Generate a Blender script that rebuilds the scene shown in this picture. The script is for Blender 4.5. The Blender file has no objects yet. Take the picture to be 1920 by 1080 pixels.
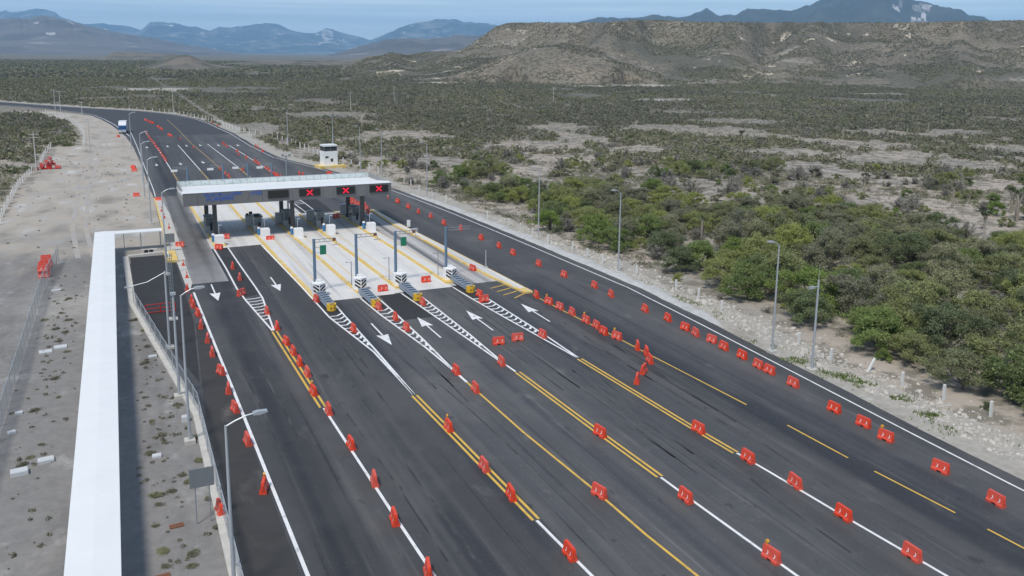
import bpy, math, random
import numpy as np
from mathutils import Matrix, Vector

random.seed(7)
rng = np.random.default_rng(11)
S = bpy.context.scene
C = S.collection
PI = math.pi

# ------------------------------------------------------------------ camera, sky, sun, exposure
cam_d = bpy.data.cameras.new('camera')
cam = bpy.data.objects.new('camera', cam_d)
C.objects.link(cam)
CR = ((0.90785994, -0.06748642, 0.41380662),
      (-0.41914734, -0.17030323, 0.89180285),
      (0.01028803, -0.98307802, -0.18289824))       # columns: right, down, forward
cam.matrix_world = Matrix(((CR[0][0], -CR[0][1], -CR[0][2], 0), (CR[1][0], -CR[1][1], -CR[1][2], 0),
                           (CR[2][0], -CR[2][1], -CR[2][2], 28.0), (0, 0, 0, 1)))
cam_d.sensor_width = 36
cam_d.lens = 30
cam_d.shift_y = -140 / 1920
cam_d.clip_start = 1
cam_d.clip_end = 60000
S.camera = cam

SUN_TO = Vector((-0.42, -0.36, 0.92)).normalized()
SUN_EL = math.asin(SUN_TO.z)
SUN_AZ = math.atan2(SUN_TO.x, SUN_TO.y)
world = bpy.data.worlds.new('World')
S.world = world
world.use_nodes = True
wt = world.node_tree
wn, wl = wt.nodes, wt.links
wn.clear()
w_out = wn.new('ShaderNodeOutputWorld')
w_bg = wn.new('ShaderNodeBackground')
w_bg.inputs['Strength'].default_value = 0.115
sky = wn.new('ShaderNodeTexSky')
sky.sky_type = 'NISHITA'
sky.sun_disc = False
sky.sun_elevation = SUN_EL
sky.sun_rotation = SUN_AZ
sky.altitude = 1200
sky.air_density = 1.0
sky.dust_density = 0.3
sky.ozone_density = 1.0
w_tc = wn.new('ShaderNodeTexCoord')
w_map = wn.new('ShaderNodeMapping')
w_map.inputs['Scale'].default_value = (1.3, 1.3, 60)
w_map.inputs['Rotation'].default_value = (0.05, 0.03, 0.3)
w_no = wn.new('ShaderNodeTexNoise')
w_no.inputs['Scale'].default_value = 1.6
w_no.inputs['Detail'].default_value = 7
w_no.inputs['Roughness'].default_value = 0.55
w_rp = wn.new('ShaderNodeValToRGB')
w_rp.color_ramp.elements[0].position = 0.40
w_rp.color_ramp.elements[0].color = (0.08, 0.08, 0.08, 1)
w_rp.color_ramp.elements[1].position = 0.62
w_rp.color_ramp.elements[1].color = (0.80, 0.80, 0.80, 1)
w_mx = wn.new('ShaderNodeMix')
w_mx.data_type = 'RGBA'
w_mx.inputs['B'].default_value = (9.6, 10.4, 10.9, 1)
wl.new(w_tc.outputs['Generated'], w_map.inputs['Vector'])
wl.new(w_map.outputs['Vector'], w_no.inputs['Vector'])
wl.new(w_no.outputs['Fac'], w_rp.inputs['Fac'])
w_sep = wn.new('ShaderNodeSeparateXYZ')          # the cloud veil is a low bank: thick near the horizon, thin overhead
wl.new(w_tc.outputs['Generated'], w_sep.inputs[0])
w_el = wn.new('ShaderNodeMapRange')
w_el.inputs['From Min'].default_value = 0.08
w_el.inputs['From Max'].default_value = 0.35
w_el.inputs['To Min'].default_value = 1.0
w_el.inputs['To Max'].default_value = 0.22
wl.new(w_sep.outputs['Z'], w_el.inputs['Value'])
w_mu = wn.new('ShaderNodeMath')
w_mu.operation = 'MULTIPLY'
wl.new(w_rp.outputs['Color'], w_mu.inputs[0])
wl.new(w_el.outputs['Result'], w_mu.inputs[1])
wl.new(w_mu.outputs[0], w_mx.inputs['Factor'])
wl.new(sky.outputs['Color'], w_mx.inputs['A'])
wl.new(w_mx.outputs['Result'], w_bg.inputs['Color'])
wl.new(w_bg.outputs['Background'], w_out.inputs['Surface'])

sun_d = bpy.data.lights.new('sun', 'SUN')
sun_d.energy = 2.8
sun_d.angle = math.radians(11)
sun_d.color = (1.0, 0.945, 0.86)
sun_o = bpy.data.objects.new('sun', sun_d)
C.objects.link(sun_o)
sun_o.rotation_euler = SUN_TO.to_track_quat('Z', 'Y').to_euler()

S.view_settings.view_transform = 'Standard'
S.view_settings.look = 'None'
S.view_settings.exposure = 0.2
S.view_settings.gamma = 1.0
S.cycles.volume_bounces = 1
S.cycles.max_bounces = 6
S.cycles.transparent_max_bounces = 12

# ------------------------------------------------------------------ materials
def mat(name, col, rough=0.7, var=None, metal=0.0, layers=(), coords='pos', bump=0.0, bscale=8.0, emit=None, objvar=0.0, transl=None):
    """Principled material. layers: (colour, scale(x,y,z), lo, hi, detail, amount) noise masks mixed over the base."""
    m = bpy.data.materials.new(name)
    m.use_nodes = True
    nt = m.node_tree
    n, l = nt.nodes, nt.links
    b = n['Principled BSDF']
    b.inputs['Roughness'].default_value = rough
    b.inputs['Metallic'].default_value = metal
    b.inputs['Base Color'].default_value = (*col, 1)
    if emit:
        b.inputs['Emission Color'].default_value = (*emit[0], 1)
        b.inputs['Emission Strength'].default_value = emit[1]
    src = None
    if coords == 'pos':
        g = n.new('ShaderNodeNewGeometry')
        vec = g.outputs['Position']
    else:
        g = n.new('ShaderNodeTexCoord')
        vec = g.outputs['Object']
    cur = None

    def noise(scale, detail, rough_=0.6):
        mp = n.new('ShaderNodeMapping')
        mp.inputs['Scale'].default_value = scale
        mp.inputs['Location'].default_value = (random.uniform(0, 50), random.uniform(0, 50), random.uniform(0, 9))
        l.new(vec, mp.inputs['Vector'])
        t = n.new('ShaderNodeTexNoise')
        t.inputs['Scale'].default_value = 1
        t.inputs['Detail'].default_value = detail
        t.inputs['Roughness'].default_value = rough_
        l.new(mp.outputs['Vector'], t.inputs['Vector'])
        return t.outputs['Fac']

    def ramp(fac, lo, hi, amt):
        r = n.new('ShaderNodeMapRange')
        r.interpolation_type = 'SMOOTHSTEP'
        r.inputs['From Min'].default_value = lo
        r.inputs['From Max'].default_value = hi
        r.inputs['To Max'].default_value = amt
        l.new(fac, r.inputs['Value'])
        return r.outputs['Result']

    def mix(a, bcol, fac, blend='MIX'):
        x = n.new('ShaderNodeMix')
        x.data_type = 'RGBA'
        x.blend_type = blend
        if a is None:
            x.inputs['A'].default_value = (*col, 1)
        else:
            l.new(a, x.inputs['A'])
        if isinstance(bcol, tuple):
            x.inputs['B'].default_value = (*bcol, 1)
        else:
            l.new(bcol, x.inputs['B'])
        l.new(fac, x.inputs['Factor']) if not isinstance(fac, float) else setattr(x.inputs['Factor'], 'default_value', fac)
        return x.outputs['Result']

    for L in layers:
        c2, sc, lo, hi, det, amt = L
        if not isinstance(sc, tuple):
            sc = (sc, sc, sc)
        cur = mix(cur, c2, ramp(noise(sc, det), lo, hi, amt))
    if var:
        sc, amt = var
        if not isinstance(sc, tuple):
            sc = (sc, sc, sc)
        r = n.new('ShaderNodeMapRange')
        r.inputs['From Min'].default_value = 0.25
        r.inputs['From Max'].default_value = 0.75
        r.inputs['To Min'].default_value = 1 - amt
        r.inputs['To Max'].default_value = 1 + amt
        l.new(noise(sc, 5), r.inputs['Value'])
        h = n.new('ShaderNodeHueSaturation')
        if cur is None:
            h.inputs['Color'].default_value = (*col, 1)
        else:
            l.new(cur, h.inputs['Color'])
        l.new(r.outputs['Result'], h.inputs['Value'])
        cur = h.outputs['Color']
    if objvar:
        oi = n.new('ShaderNodeObjectInfo')
        r = n.new('ShaderNodeMapRange')
        r.inputs['To Min'].default_value = 1 - objvar
        r.inputs['To Max'].default_value = 1 + objvar
        l.new(oi.outputs['Random'], r.inputs['Value'])
        h = n.new('ShaderNodeHueSaturation')
        if cur is None:
            h.inputs['Color'].default_value = (*col, 1)
        else:
            l.new(cur, h.inputs['Color'])
        l.new(r.outputs['Result'], h.inputs['Value'])
        l.new(r.outputs['Result'], h.inputs['Saturation'])
        cur = h.outputs['Color']
    if cur is not None:
        l.new(cur, b.inputs['Base Color'])
    if bump:
        bp = n.new('ShaderNodeBump')
        bp.inputs['Strength'].default_value = bump
        bp.inputs['Distance'].default_value = 0.05
        l.new(noise((bscale,) * 3, 6), bp.inputs['Height'])
        l.new(bp.outputs['Normal'], b.inputs['Normal'])
    if transl:
        out = n['Material Output']
        tr = n.new('ShaderNodeBsdfTranslucent')
        if cur is not None:
            l.new(cur, tr.inputs['Color'])
        else:
            tr.inputs['Color'].default_value = (*col, 1)
        ms = n.new('ShaderNodeMixShader')
        ms.inputs['Fac'].default_value = transl
        l.new(b.outputs['BSDF'], ms.inputs[1])
        l.new(tr.outputs['BSDF'], ms.inputs[2])
        l.new(ms.outputs['Shader'], out.inputs['Surface'])
    return m

M = {}
M['asphalt'] = mat('asphalt', (0.066, 0.066, 0.068), 0.75, var=((0.5, 0.5, 0.5), 0.10), layers=[
    ((0.105, 0.103, 0.100), (0.33, 0.012, 1), 0.46, 0.66, 5, 0.85),
    ((0.034, 0.038, 0.046), (0.36, 0.004, 1), 0.53, 0.64, 3, 0.85),
    ((0.17, 0.165, 0.155), (1.6, 0.045, 1), 0.57, 0.76, 9, 0.55),
    ((0.026, 0.027, 0.030), (2.2, 0.022, 1), 0.60, 0.70, 5, 0.65),
    ((0.21, 0.205, 0.19), (0.55, 0.30, 1), 0.58, 0.78, 10, 0.4),
    ((0.115, 0.113, 0.108), (0.09, 0.05, 1), 0.50, 0.68, 9, 0.6),
    ((0.028, 0.028, 0.030), (0.9, 0.4, 1), 0.64, 0.70, 11, 0.6),
    ((0.16, 0.158, 0.15), 5.0, 0.60, 0.72, 3, 0.35)], bump=0.15, bscale=14)
M['asphalt_dark'] = mat('asphalt_dark', (0.030, 0.030, 0.031), 0.85, var=(0.8, 0.2), layers=[
    ((0.075, 0.073, 0.070), (0.25, 0.12, 1), 0.55, 0.78, 8, 0.5)], bump=0.2, bscale=14)
M['shoulder'] = mat('shoulder', (0.044, 0.043, 0.042), 0.88, var=(0.6, 0.2), layers=[
    ((0.15, 0.145, 0.135), (0.5, 0.16, 1), 0.56, 0.78, 9, 0.6)], bump=0.2, bscale=14)
M['asphalt_far'] = mat('asphalt_far', (0.046, 0.048, 0.053), 0.8, var=(0.2, 0.12), layers=[
    ((0.07, 0.07, 0.07), (0.3, 0.012, 1), 0.5, 0.75, 4, 0.6)])
M['concrete'] = mat('concrete', (0.66, 0.645, 0.61), 0.75, var=(0.6, 0.06), layers=[
    ((0.42, 0.41, 0.40), (0.55, 0.018, 1), 0.46, 0.70, 5, 0.75),
    ((0.20, 0.19, 0.19), (1.3, 0.03, 1), 0.60, 0.78, 7, 0.55)])
M['concrete_worn'] = mat('concrete_worn', (0.48, 0.46, 0.44), 0.75, var=(0.6, 0.1), layers=[
    ((0.10, 0.10, 0.105), (0.9, 0.010, 1), 0.44, 0.60, 6, 0.9)])
M['concrete_lane'] = mat('concrete_lane', (0.30, 0.29, 0.28), 0.75, var=(0.5, 0.12), layers=[
    ((0.10, 0.10, 0.11), (0.7, 0.012, 1), 0.44, 0.62, 4, 0.85)])
M['kerb_concrete'] = mat('kerb_concrete', (0.52, 0.50, 0.45), 0.8, var=(1.5, 0.15))
M['gutter'] = mat('gutter', (0.47, 0.47, 0.45), 0.85, var=(0.9, 0.18), layers=[((0.25, 0.24, 0.22), 0.5, 0.55, 0.75, 8, 0.6)])
M['gravel'] = mat('gravel', (0.225, 0.216, 0.203), 0.95, var=(1.7, 0.16), layers=[
    ((0.155, 0.15, 0.144), (0.20, 0.045, 1), 0.45, 0.66, 7, 0.85),
    ((0.42, 0.41, 0.39), (0.30, 0.20, 1), 0.55, 0.70, 10, 0.6),
    ((0.37, 0.35, 0.315), (0.03, 0.035, 1), 0.5, 0.66, 6, 0.8),
    ((0.12, 0.118, 0.095), (1.0, 0.6, 1), 0.64, 0.72, 8, 0.6)], bump=0.3, bscale=6)
M['dirt'] = mat('dirt', (0.40, 0.345, 0.28), 0.95, var=(0.7, 0.12), layers=[
    ((0.33, 0.32, 0.30), (0.06, 0.025, 1), 0.40, 0.56, 6, 0.95),
    ((0.52, 0.50, 0.47), (0.25, 0.14, 1), 0.54, 0.66, 10, 0.75),
    ((0.46, 0.38, 0.28), (0.04, 0.016, 1), 0.55, 0.64, 5, 0.8),
    ((0.19, 0.165, 0.13), (0.30, 0.22, 1), 0.60, 0.70, 10, 0.75)], bump=0.3, bscale=3)
M['verge'] = mat('verge', (0.37, 0.345, 0.30), 0.95, var=(1.4, 0.2), layers=[
    ((0.25, 0.215, 0.17), (0.3, 0.14, 1), 0.50, 0.7, 8, 0.7),
    ((0.50, 0.48, 0.44), 0.9, 0.58, 0.70, 9, 0.7)], bump=0.4, bscale=4)
M['white_paint'] = mat('white_paint', (0.78, 0.78, 0.77), 0.6, var=(1.6, 0.10), layers=[((0.25, 0.25, 0.25), (2.2, 1.2, 1), 0.52, 0.74, 10, 0.6)])
M['yellow_paint'] = mat('yellow_paint', (0.68, 0.43, 0.075), 0.6, var=(1.6, 0.12), layers=[((0.22, 0.17, 0.09), (2.2, 1.2, 1), 0.52, 0.74, 10, 0.6)])
M['kerb_yellow'] = mat('kerb_yellow', (0.72, 0.50, 0.13), 0.65, var=(1.2, 0.14), layers=[((0.64, 0.60, 0.50), 0.9, 0.48, 0.68, 9, 0.75)])
M['yellow_old'] = mat('yellow_old', (0.36, 0.25, 0.10), 0.7, var=(0.8, 0.2), layers=[((0.10, 0.09, 0.07), 0.7, 0.5, 0.7, 8, 0.7)])
M['white_roof'] = mat('white_roof', (0.78, 0.79, 0.78), 0.45, var=(0.4, 0.03))
M['white_wall'] = mat('white_wall', (0.82, 0.82, 0.81), 0.6, var=(0.7, 0.04))
M['canopy_grey'] = mat('canopy_grey', (0.155, 0.158, 0.162), 0.5, var=(0.5, 0.08), metal=0.1)
M['canopy_end_lit'] = mat('canopy_end_lit', (0.26, 0.26, 0.255), 0.5, var=(0.5, 0.06))  # lighter copy of the canopy grey, sunlight on the end face put into the colour
M['black'] = mat('black', (0.012, 0.012, 0.013), 0.4)
M['panel_black'] = mat('panel_black', (0.014, 0.015, 0.014), 0.35)
M['column'] = mat('column', (0.075, 0.076, 0.080), 0.45, metal=0.2, var=(0.6, 0.1))
M['galv'] = mat('galv', (0.46, 0.49, 0.51), 0.45, metal=0.35, var=(0.5, 0.06))
M['galv_dark'] = mat('galv_dark', (0.26, 0.29, 0.31), 0.5, metal=0.3, var=(0.5, 0.08))
M['sign_back'] = mat('sign_back', (0.21, 0.225, 0.235), 0.5, metal=0.3, var=(2.0, 0.08))
M['blue_pole'] = mat('blue_pole', (0.135, 0.215, 0.30), 0.45, metal=0.1, var=(0.8, 0.06))
M['blue'] = mat('blue', (0.05, 0.20, 0.42), 0.45)
M['letter_blue'] = mat('letter_blue', (0.035, 0.12, 0.48), 0.5)
M['green_sign'] = mat('green_sign', (0.02, 0.20, 0.115), 0.45)
M['red_plastic'] = mat('red_plastic', (0.70, 0.082, 0.046), 0.42, coords='obj', var=(2.2, 0.12), objvar=0.04)
M['red_faded'] = mat('red_faded', (0.42, 0.03, 0.025), 0.6, coords='obj', var=(2.0, 0.15), objvar=0.15)
M['pink_white'] = mat('pink_white', (0.82, 0.68, 0.64), 0.5)
M['orange'] = mat('orange', (0.62, 0.07, 0.03), 0.5, coords='obj', var=(3, 0.1))
M['amber'] = mat('amber', (0.75, 0.38, 0.04), 0.3)
M['cushion_grey'] = mat('cushion_grey', (0.27, 0.32, 0.38), 0.5, metal=0.25, var=(1.5, 0.1))
M['cushion_dark'] = mat('cushion_dark', (0.035, 0.042, 0.07), 0.5)
M['nose_yellow'] = mat('nose_yellow', (0.70, 0.42, 0.025), 0.45, coords='obj', var=(2, 0.1))
M['booth_grey'] = mat('booth_grey', (0.33, 0.34, 0.345), 0.5, metal=0.2, var=(0.8, 0.08))
M['glass'] = mat('glass', (0.03, 0.04, 0.045), 0.08, metal=0.0)
M['glass_grey'] = mat('glass_grey', (0.13, 0.15, 0.16), 0.15)
M['glass_blue'] = mat('glass_blue', (0.02, 0.09, 0.22), 0.08)
M['pale_panel'] = mat('pale_panel', (0.62, 0.68, 0.66), 0.4, layers=[((0.30, 0.37, 0.37), (1.2, 1.2, 2.0), 0.5, 0.7, 4, 0.7)])
M['led_red'] = mat('led_red', (0.5, 0.01, 0.04), 0.4, emit=((1.0, 0.015, 0.06), 0.5))
M['post_white'] = mat('post_white', (0.66, 0.65, 0.61), 0.8, var=(2.5, 0.1))
M['wood'] = mat('wood', (0.50, 0.48, 0.45), 0.85, var=(1.5, 0.15))
M['slab'] = mat('slab', (0.55, 0.57, 0.58), 0.75, var=(1.5, 0.08))
M['rust'] = mat('rust', (0.20, 0.085, 0.045), 0.8, var=(2, 0.2))
M['truck_white'] = mat('truck_white', (0.72, 0.73, 0.74), 0.4)
M['truck_blue'] = mat('truck_blue', (0.03, 0.12, 0.36), 0.35)
M['rubber'] = mat('rubber', (0.015, 0.015, 0.016), 0.8)
M['rock'] = mat('rock', (0.50, 0.47, 0.42), 0.9, coords='obj', objvar=0.15, var=(2, 0.15))
M['rubble'] = mat('rubble', (0.47, 0.44, 0.39), 0.9, var=(1.0, 0.3))
M['grass'] = mat('grass', (0.13, 0.19, 0.045), 0.8, var=(0.6, 0.3), transl=0.25)
M['bark'] = mat('bark', (0.125, 0.105, 0.085), 0.9, coords='obj', var=(3, 0.25))
M['bark_pale'] = mat('bark_pale', (0.26, 0.245, 0.22), 0.9, coords='obj', var=(3, 0.2))
leafargs = dict(coords='obj', transl=0.38)
M['leaf_green'] = mat('leaf_green', (0.20, 0.255, 0.095), 0.75, var=(0.9, 0.35), objvar=0.22, layers=[((0.28, 0.31, 0.13), 0.7, 0.5, 0.7, 3, 0.8)], **leafargs)
M['leaf_olive'] = mat('leaf_olive', (0.295, 0.32, 0.135), 0.75, var=(0.9, 0.35), objvar=0.22, layers=[((0.35, 0.35, 0.17), 0.7, 0.5, 0.7, 3, 0.8)], **leafargs)
M['leaf_grey'] = mat('leaf_grey', (0.30, 0.30, 0.185), 0.8, var=(0.9, 0.3), objvar=0.2, layers=[((0.27, 0.25, 0.21), 0.7, 0.5, 0.7, 3, 0.8)], **leafargs)
M['twig_grey'] = mat('twig_grey', (0.29, 0.27, 0.24), 0.85, var=(1.2, 0.25), objvar=0.2, layers=[((0.21, 0.21, 0.13), 0.8, 0.5, 0.65, 3, 0.8)], coords='obj')
M['yucca_leaf'] = mat('yucca_leaf', (0.085, 0.115, 0.045), 0.6, var=(1.5, 0.3), coords='obj')
M['yucca_dry'] = mat('yucca_dry', (0.28, 0.245, 0.19), 0.9, var=(2.5, 0.2), coords='obj')
M['scrub'] = mat('scrub', (0.215, 0.205, 0.125), 0.85, var=(0.45, 0.5), layers=[
    ((0.135, 0.165, 0.065), 0.16, 0.50, 0.62, 3, 0.9), ((0.25, 0.23, 0.20), 0.12, 0.52, 0.64, 3, 0.9),
    ((0.15, 0.15, 0.115), 0.006, 0.45, 0.62, 3, 0.6)], transl=0.2)


def mat_nodes_ground():
    """Desert soil: pale sand, small dark plants growing denser with distance, reddish patches."""
    m = mat('ground_soil', (0.40, 0.345, 0.285), 0.95, var=(0.9, 0.12), layers=[
        ((0.30, 0.275, 0.24), 0.03, 0.42, 0.60, 5, 0.9),
        ((0.24, 0.135, 0.10), (0.10, 0.22, 1), 0.62, 0.70, 8, 0.6),
        ((0.165, 0.15, 0.115), (0.35, 0.35, 1), 0.46, 0.58, 7, 0.8)])
    nt = m.node_tree
    n, l = nt.nodes, nt.links
    b = n['Principled BSDF']
    prev = b.inputs['Base Color'].links[0].from_socket
    g = n.new('ShaderNodeNewGeometry')
    ln = n.new('ShaderNodeVectorMath')
    ln.operation = 'LENGTH'
    l.new(g.outputs['Position'], ln.inputs[0])
    far = n.new('ShaderNodeMapRange')          # plant cover of the open plain, growing with the distance from the road works
    far.inputs['From Min'].default_value = 230
    far.inputs['From Max'].default_value = 620
    far.inputs['To Max'].default_value = 0.8
    l.new(ln.outputs['Value'], far.inputs['Value'])
    t = n.new('ShaderNodeTexNoise')
    t.inputs['Scale'].default_value = 0.004
    t.inputs['Detail'].default_value = 9
    mp = n.new('ShaderNodeMapping')
    mp.inputs['Scale'].default_value = (0.7, 1.5, 1)
    l.new(g.outputs['Position'], mp.inputs['Vector'])
    l.new(mp.outputs['Vector'], t.inputs['Vector'])
    r2 = n.new('ShaderNodeMapRange')
    r2.inputs['From Min'].default_value = 0.58
    r2.inputs['From Max'].default_value = 0.68
    r2.inputs['To Min'].default_value = 1.0
    r2.inputs['To Max'].default_value = 0.25
    l.new(t.outputs['Fac'], r2.inputs['Value'])
    mu = n.new('ShaderNodeMath')
    mu.operation = 'MULTIPLY'
    l.new(far.outputs['Result'], mu.inputs[0])
    l.new(r2.outputs['Result'], mu.inputs[1])
    t2 = n.new('ShaderNodeTexNoise')
    t2.inputs['Scale'].default_value = 0.05
    t2.inputs['Detail'].default_value = 10
    l.new(g.outputs['Position'], t2.inputs['Vector'])
    cr = n.new('ShaderNodeValToRGB')
    cr.color_ramp.elements[0].position = 0.35
    cr.color_ramp.elements[0].color = (0.055, 0.058, 0.040, 1)
    cr.color_ramp.elements[1].position = 0.68
    cr.color_ramp.elements[1].color = (0.135, 0.128, 0.098, 1)
    l.new(t2.outputs['Fac'], cr.inputs['Fac'])
    x = n.new('ShaderNodeMix')
    x.data_type = 'RGBA'
    l.new(mu.outputs['Value'], x.inputs['Factor'])
    l.new(prev, x.inputs['A'])
    l.new(cr.outputs['Color'], x.inputs['B'])
    l.new(x.outputs['Result'], b.inputs['Base Color'])
    return m


M['ground'] = mat_nodes_ground()
M['mesa'] = mat('mesa', (0.188, 0.164, 0.125), 0.95, var=(0.02, 0.14), layers=[
    ((0.25, 0.21, 0.155), 0.005, 0.46, 0.60, 5, 0.9),
    ((0.115, 0.110, 0.080), 0.0055, 0.49, 0.60, 5, 0.9),
    ((0.38, 0.35, 0.30), 0.014, 0.56, 0.68, 10, 0.65),
    ((0.066, 0.066, 0.045), 0.26, 0.46, 0.58, 4, 0.8)])
M['pale_rock'] = mat('pale_rock', (0.56, 0.49, 0.38), 0.95, layers=[((0.30, 0.25, 0.18), 0.05, 0.45, 0.6, 8, 0.8), ((0.07, 0.07, 0.045), 0.2, 0.52, 0.6, 5, 0.8)])
M['pale_cliff'] = mat('pale_cliff', (0.46, 0.44, 0.42), 0.95, layers=[((0.13, 0.13, 0.125), 0.005, 0.42, 0.6, 10, 0.9)])
M['dry_mountain'] = mat('dry_mountain', (0.15, 0.135, 0.125), 0.95, layers=[
    ((0.085, 0.082, 0.078), 0.0014, 0.42, 0.62, 9, 0.9), ((0.30, 0.27, 0.245), (0.003, 0.003, 0.0015), 0.56, 0.70, 10, 0.85)])
M['dry_weed'] = mat('dry_weed', (0.165, 0.155, 0.11), 0.9, coords='obj', var=(2, 0.3))
M['hill'] = mat('hill', (0.17, 0.15, 0.12), 0.95, layers=[
    ((0.08, 0.083, 0.06), 0.02, 0.42, 0.6, 9, 0.9), ((0.38, 0.35, 0.31), 0.009, 0.62, 0.75, 9, 0.6)])
M['mountain'] = mat('mountain', (0.050, 0.062, 0.060), 0.95, layers=[
    ((0.21, 0.20, 0.18), (0.0011, 0.0011, 0.003), 0.46, 0.60, 10, 0.9), ((0.018, 0.024, 0.024), (0.0035, 0.0035, 0.0012), 0.47, 0.58, 9, 0.85),
    ((0.80, 0.74, 0.68), (0.0030, 0.0030, 0.0018), 0.62, 0.70, 10, 0.9)])
M['forest_mountain'] = mat('forest_mountain', (0.040, 0.048, 0.042), 0.95, layers=[
    ((0.07, 0.072, 0.055), 0.0025, 0.45, 0.65, 9, 0.8), ((0.62, 0.56, 0.50), (0.0016, 0.0016, 0.001), 0.67, 0.72, 10, 0.9)])


def by_place():
    """Wear that belongs to places: lane-wide polish and dust on the asphalt, grey gravel giving way to tan soil farther up the yard."""
    nt = M['asphalt'].node_tree
    n, l = nt.nodes, nt.links
    b = n['Principled BSDF']
    prev = b.inputs['Base Color'].links[0].from_socket
    g = n.new('ShaderNodeNewGeometry')
    sp = n.new('ShaderNodeSeparateXYZ')
    l.new(g.outputs['Position'], sp.inputs[0])
    t = n.new('ShaderNodeTexNoise')
    t.inputs['Scale'].default_value = 0.035
    t.inputs['Detail'].default_value = 4
    l.new(g.outputs['Position'], t.inputs['Vector'])
    a = n.new('ShaderNodeMath')
    a.operation = 'MULTIPLY_ADD'
    a.inputs[1].default_value = 2.4
    l.new(t.outputs['Fac'], a.inputs[0])
    l.new(sp.outputs['X'], a.inputs[2])
    mr = n.new('ShaderNodeMapRange')
    mr.inputs['From Min'].default_value = 1.2
    mr.inputs['From Max'].default_value = 61.2
    l.new(a.outputs[0], mr.inputs['Value'])
    cr = n.new('ShaderNodeValToRGB')
    stops = [(5, 1.0), (8, .95), (9.3, .66), (10.6, .66), (12.3, .95), (14.5, .92), (17.5, .78), (20.5, .88), (23.5, 1.28), (26, 1.12), (28.5, 1.36), (31, 1.05), (34, 1.22), (37.5, 1.0), (40, 1.12), (43.2, .82), (45.5, .86), (48.5, 1.15), (51, 1.1), (53.5, .95)]
    e = cr.color_ramp.elements
    for i, (x, v) in enumerate(stops):
        q = e[i] if i < 2 else e.new(x / 60)
        q.position = x / 60
        q.color = (v / 2, v / 2, v / 2, 1)
    l.new(mr.outputs['Result'], cr.inputs['Fac'])
    k = n.new('ShaderNodeMath')
    k.operation = 'MULTIPLY'
    k.inputs[1].default_value = 1.84
    l.new(cr.outputs['Color'], k.inputs[0])
    h = n.new('ShaderNodeHueSaturation')
    l.new(prev, h.inputs['Color'])
    l.new(k.outputs[0], h.inputs['Value'])
    l.new(h.outputs['Color'], b.inputs['Base Color'])
    nt = M['gravel'].node_tree
    n, l = nt.nodes, nt.links
    b = n['Principled BSDF']
    prev = b.inputs['Base Color'].links[0].from_socket
    g = n.new('ShaderNodeNewGeometry')
    sp = n.new('ShaderNodeSeparateXYZ')
    l.new(g.outputs['Position'], sp.inputs[0])

    def noise(sc, det, stretch=1.0):
        mp = n.new('ShaderNodeMapping')
        mp.inputs['Scale'].default_value = (sc, sc * stretch, sc)
        l.new(g.outputs['Position'], mp.inputs['Vector'])
        t = n.new('ShaderNodeTexNoise')
        t.inputs['Scale'].default_value = 1
        t.inputs['Detail'].default_value = det
        l.new(mp.outputs['Vector'], t.inputs['Vector'])
        return t.outputs['Fac']

    a = n.new('ShaderNodeMath')
    a.operation = 'MULTIPLY_ADD'
    a.inputs[1].default_value = 110
    l.new(noise(0.07, 7), a.inputs[0])
    l.new(sp.outputs['Y'], a.inputs[2])
    mr = n.new('ShaderNodeMapRange')
    mr.interpolation_type = 'SMOOTHSTEP'
    mr.inputs['From Min'].default_value = 165
    mr.inputs['From Max'].default_value = 215
    l.new(a.outputs[0], mr.inputs['Value'])
    cr = n.new('ShaderNodeValToRGB')
    for i, (p, c) in enumerate([(.24, (.20, .18, .15)), (.40, (.345, .315, .27)), (.52, (.42, .37, .305)), (.60, (.39, .365, .33)), (.70, (.52, .50, .46))]):
        q = cr.color_ramp.elements[i] if i < 2 else cr.color_ramp.elements.new(p)
        q.position = p
        q.color = (*c, 1)
    l.new(noise(0.22, 11, .5), cr.inputs['Fac'])
    x = n.new('ShaderNodeMix')
    x.data_type = 'RGBA'
    l.new(mr.outputs['Result'], x.inputs['Factor'])
    l.new(prev, x.inputs['A'])
    l.new(cr.outputs['Color'], x.inputs['B'])
    l.new(x.outputs['Result'], b.inputs['Base Color'])


by_place()


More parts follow.
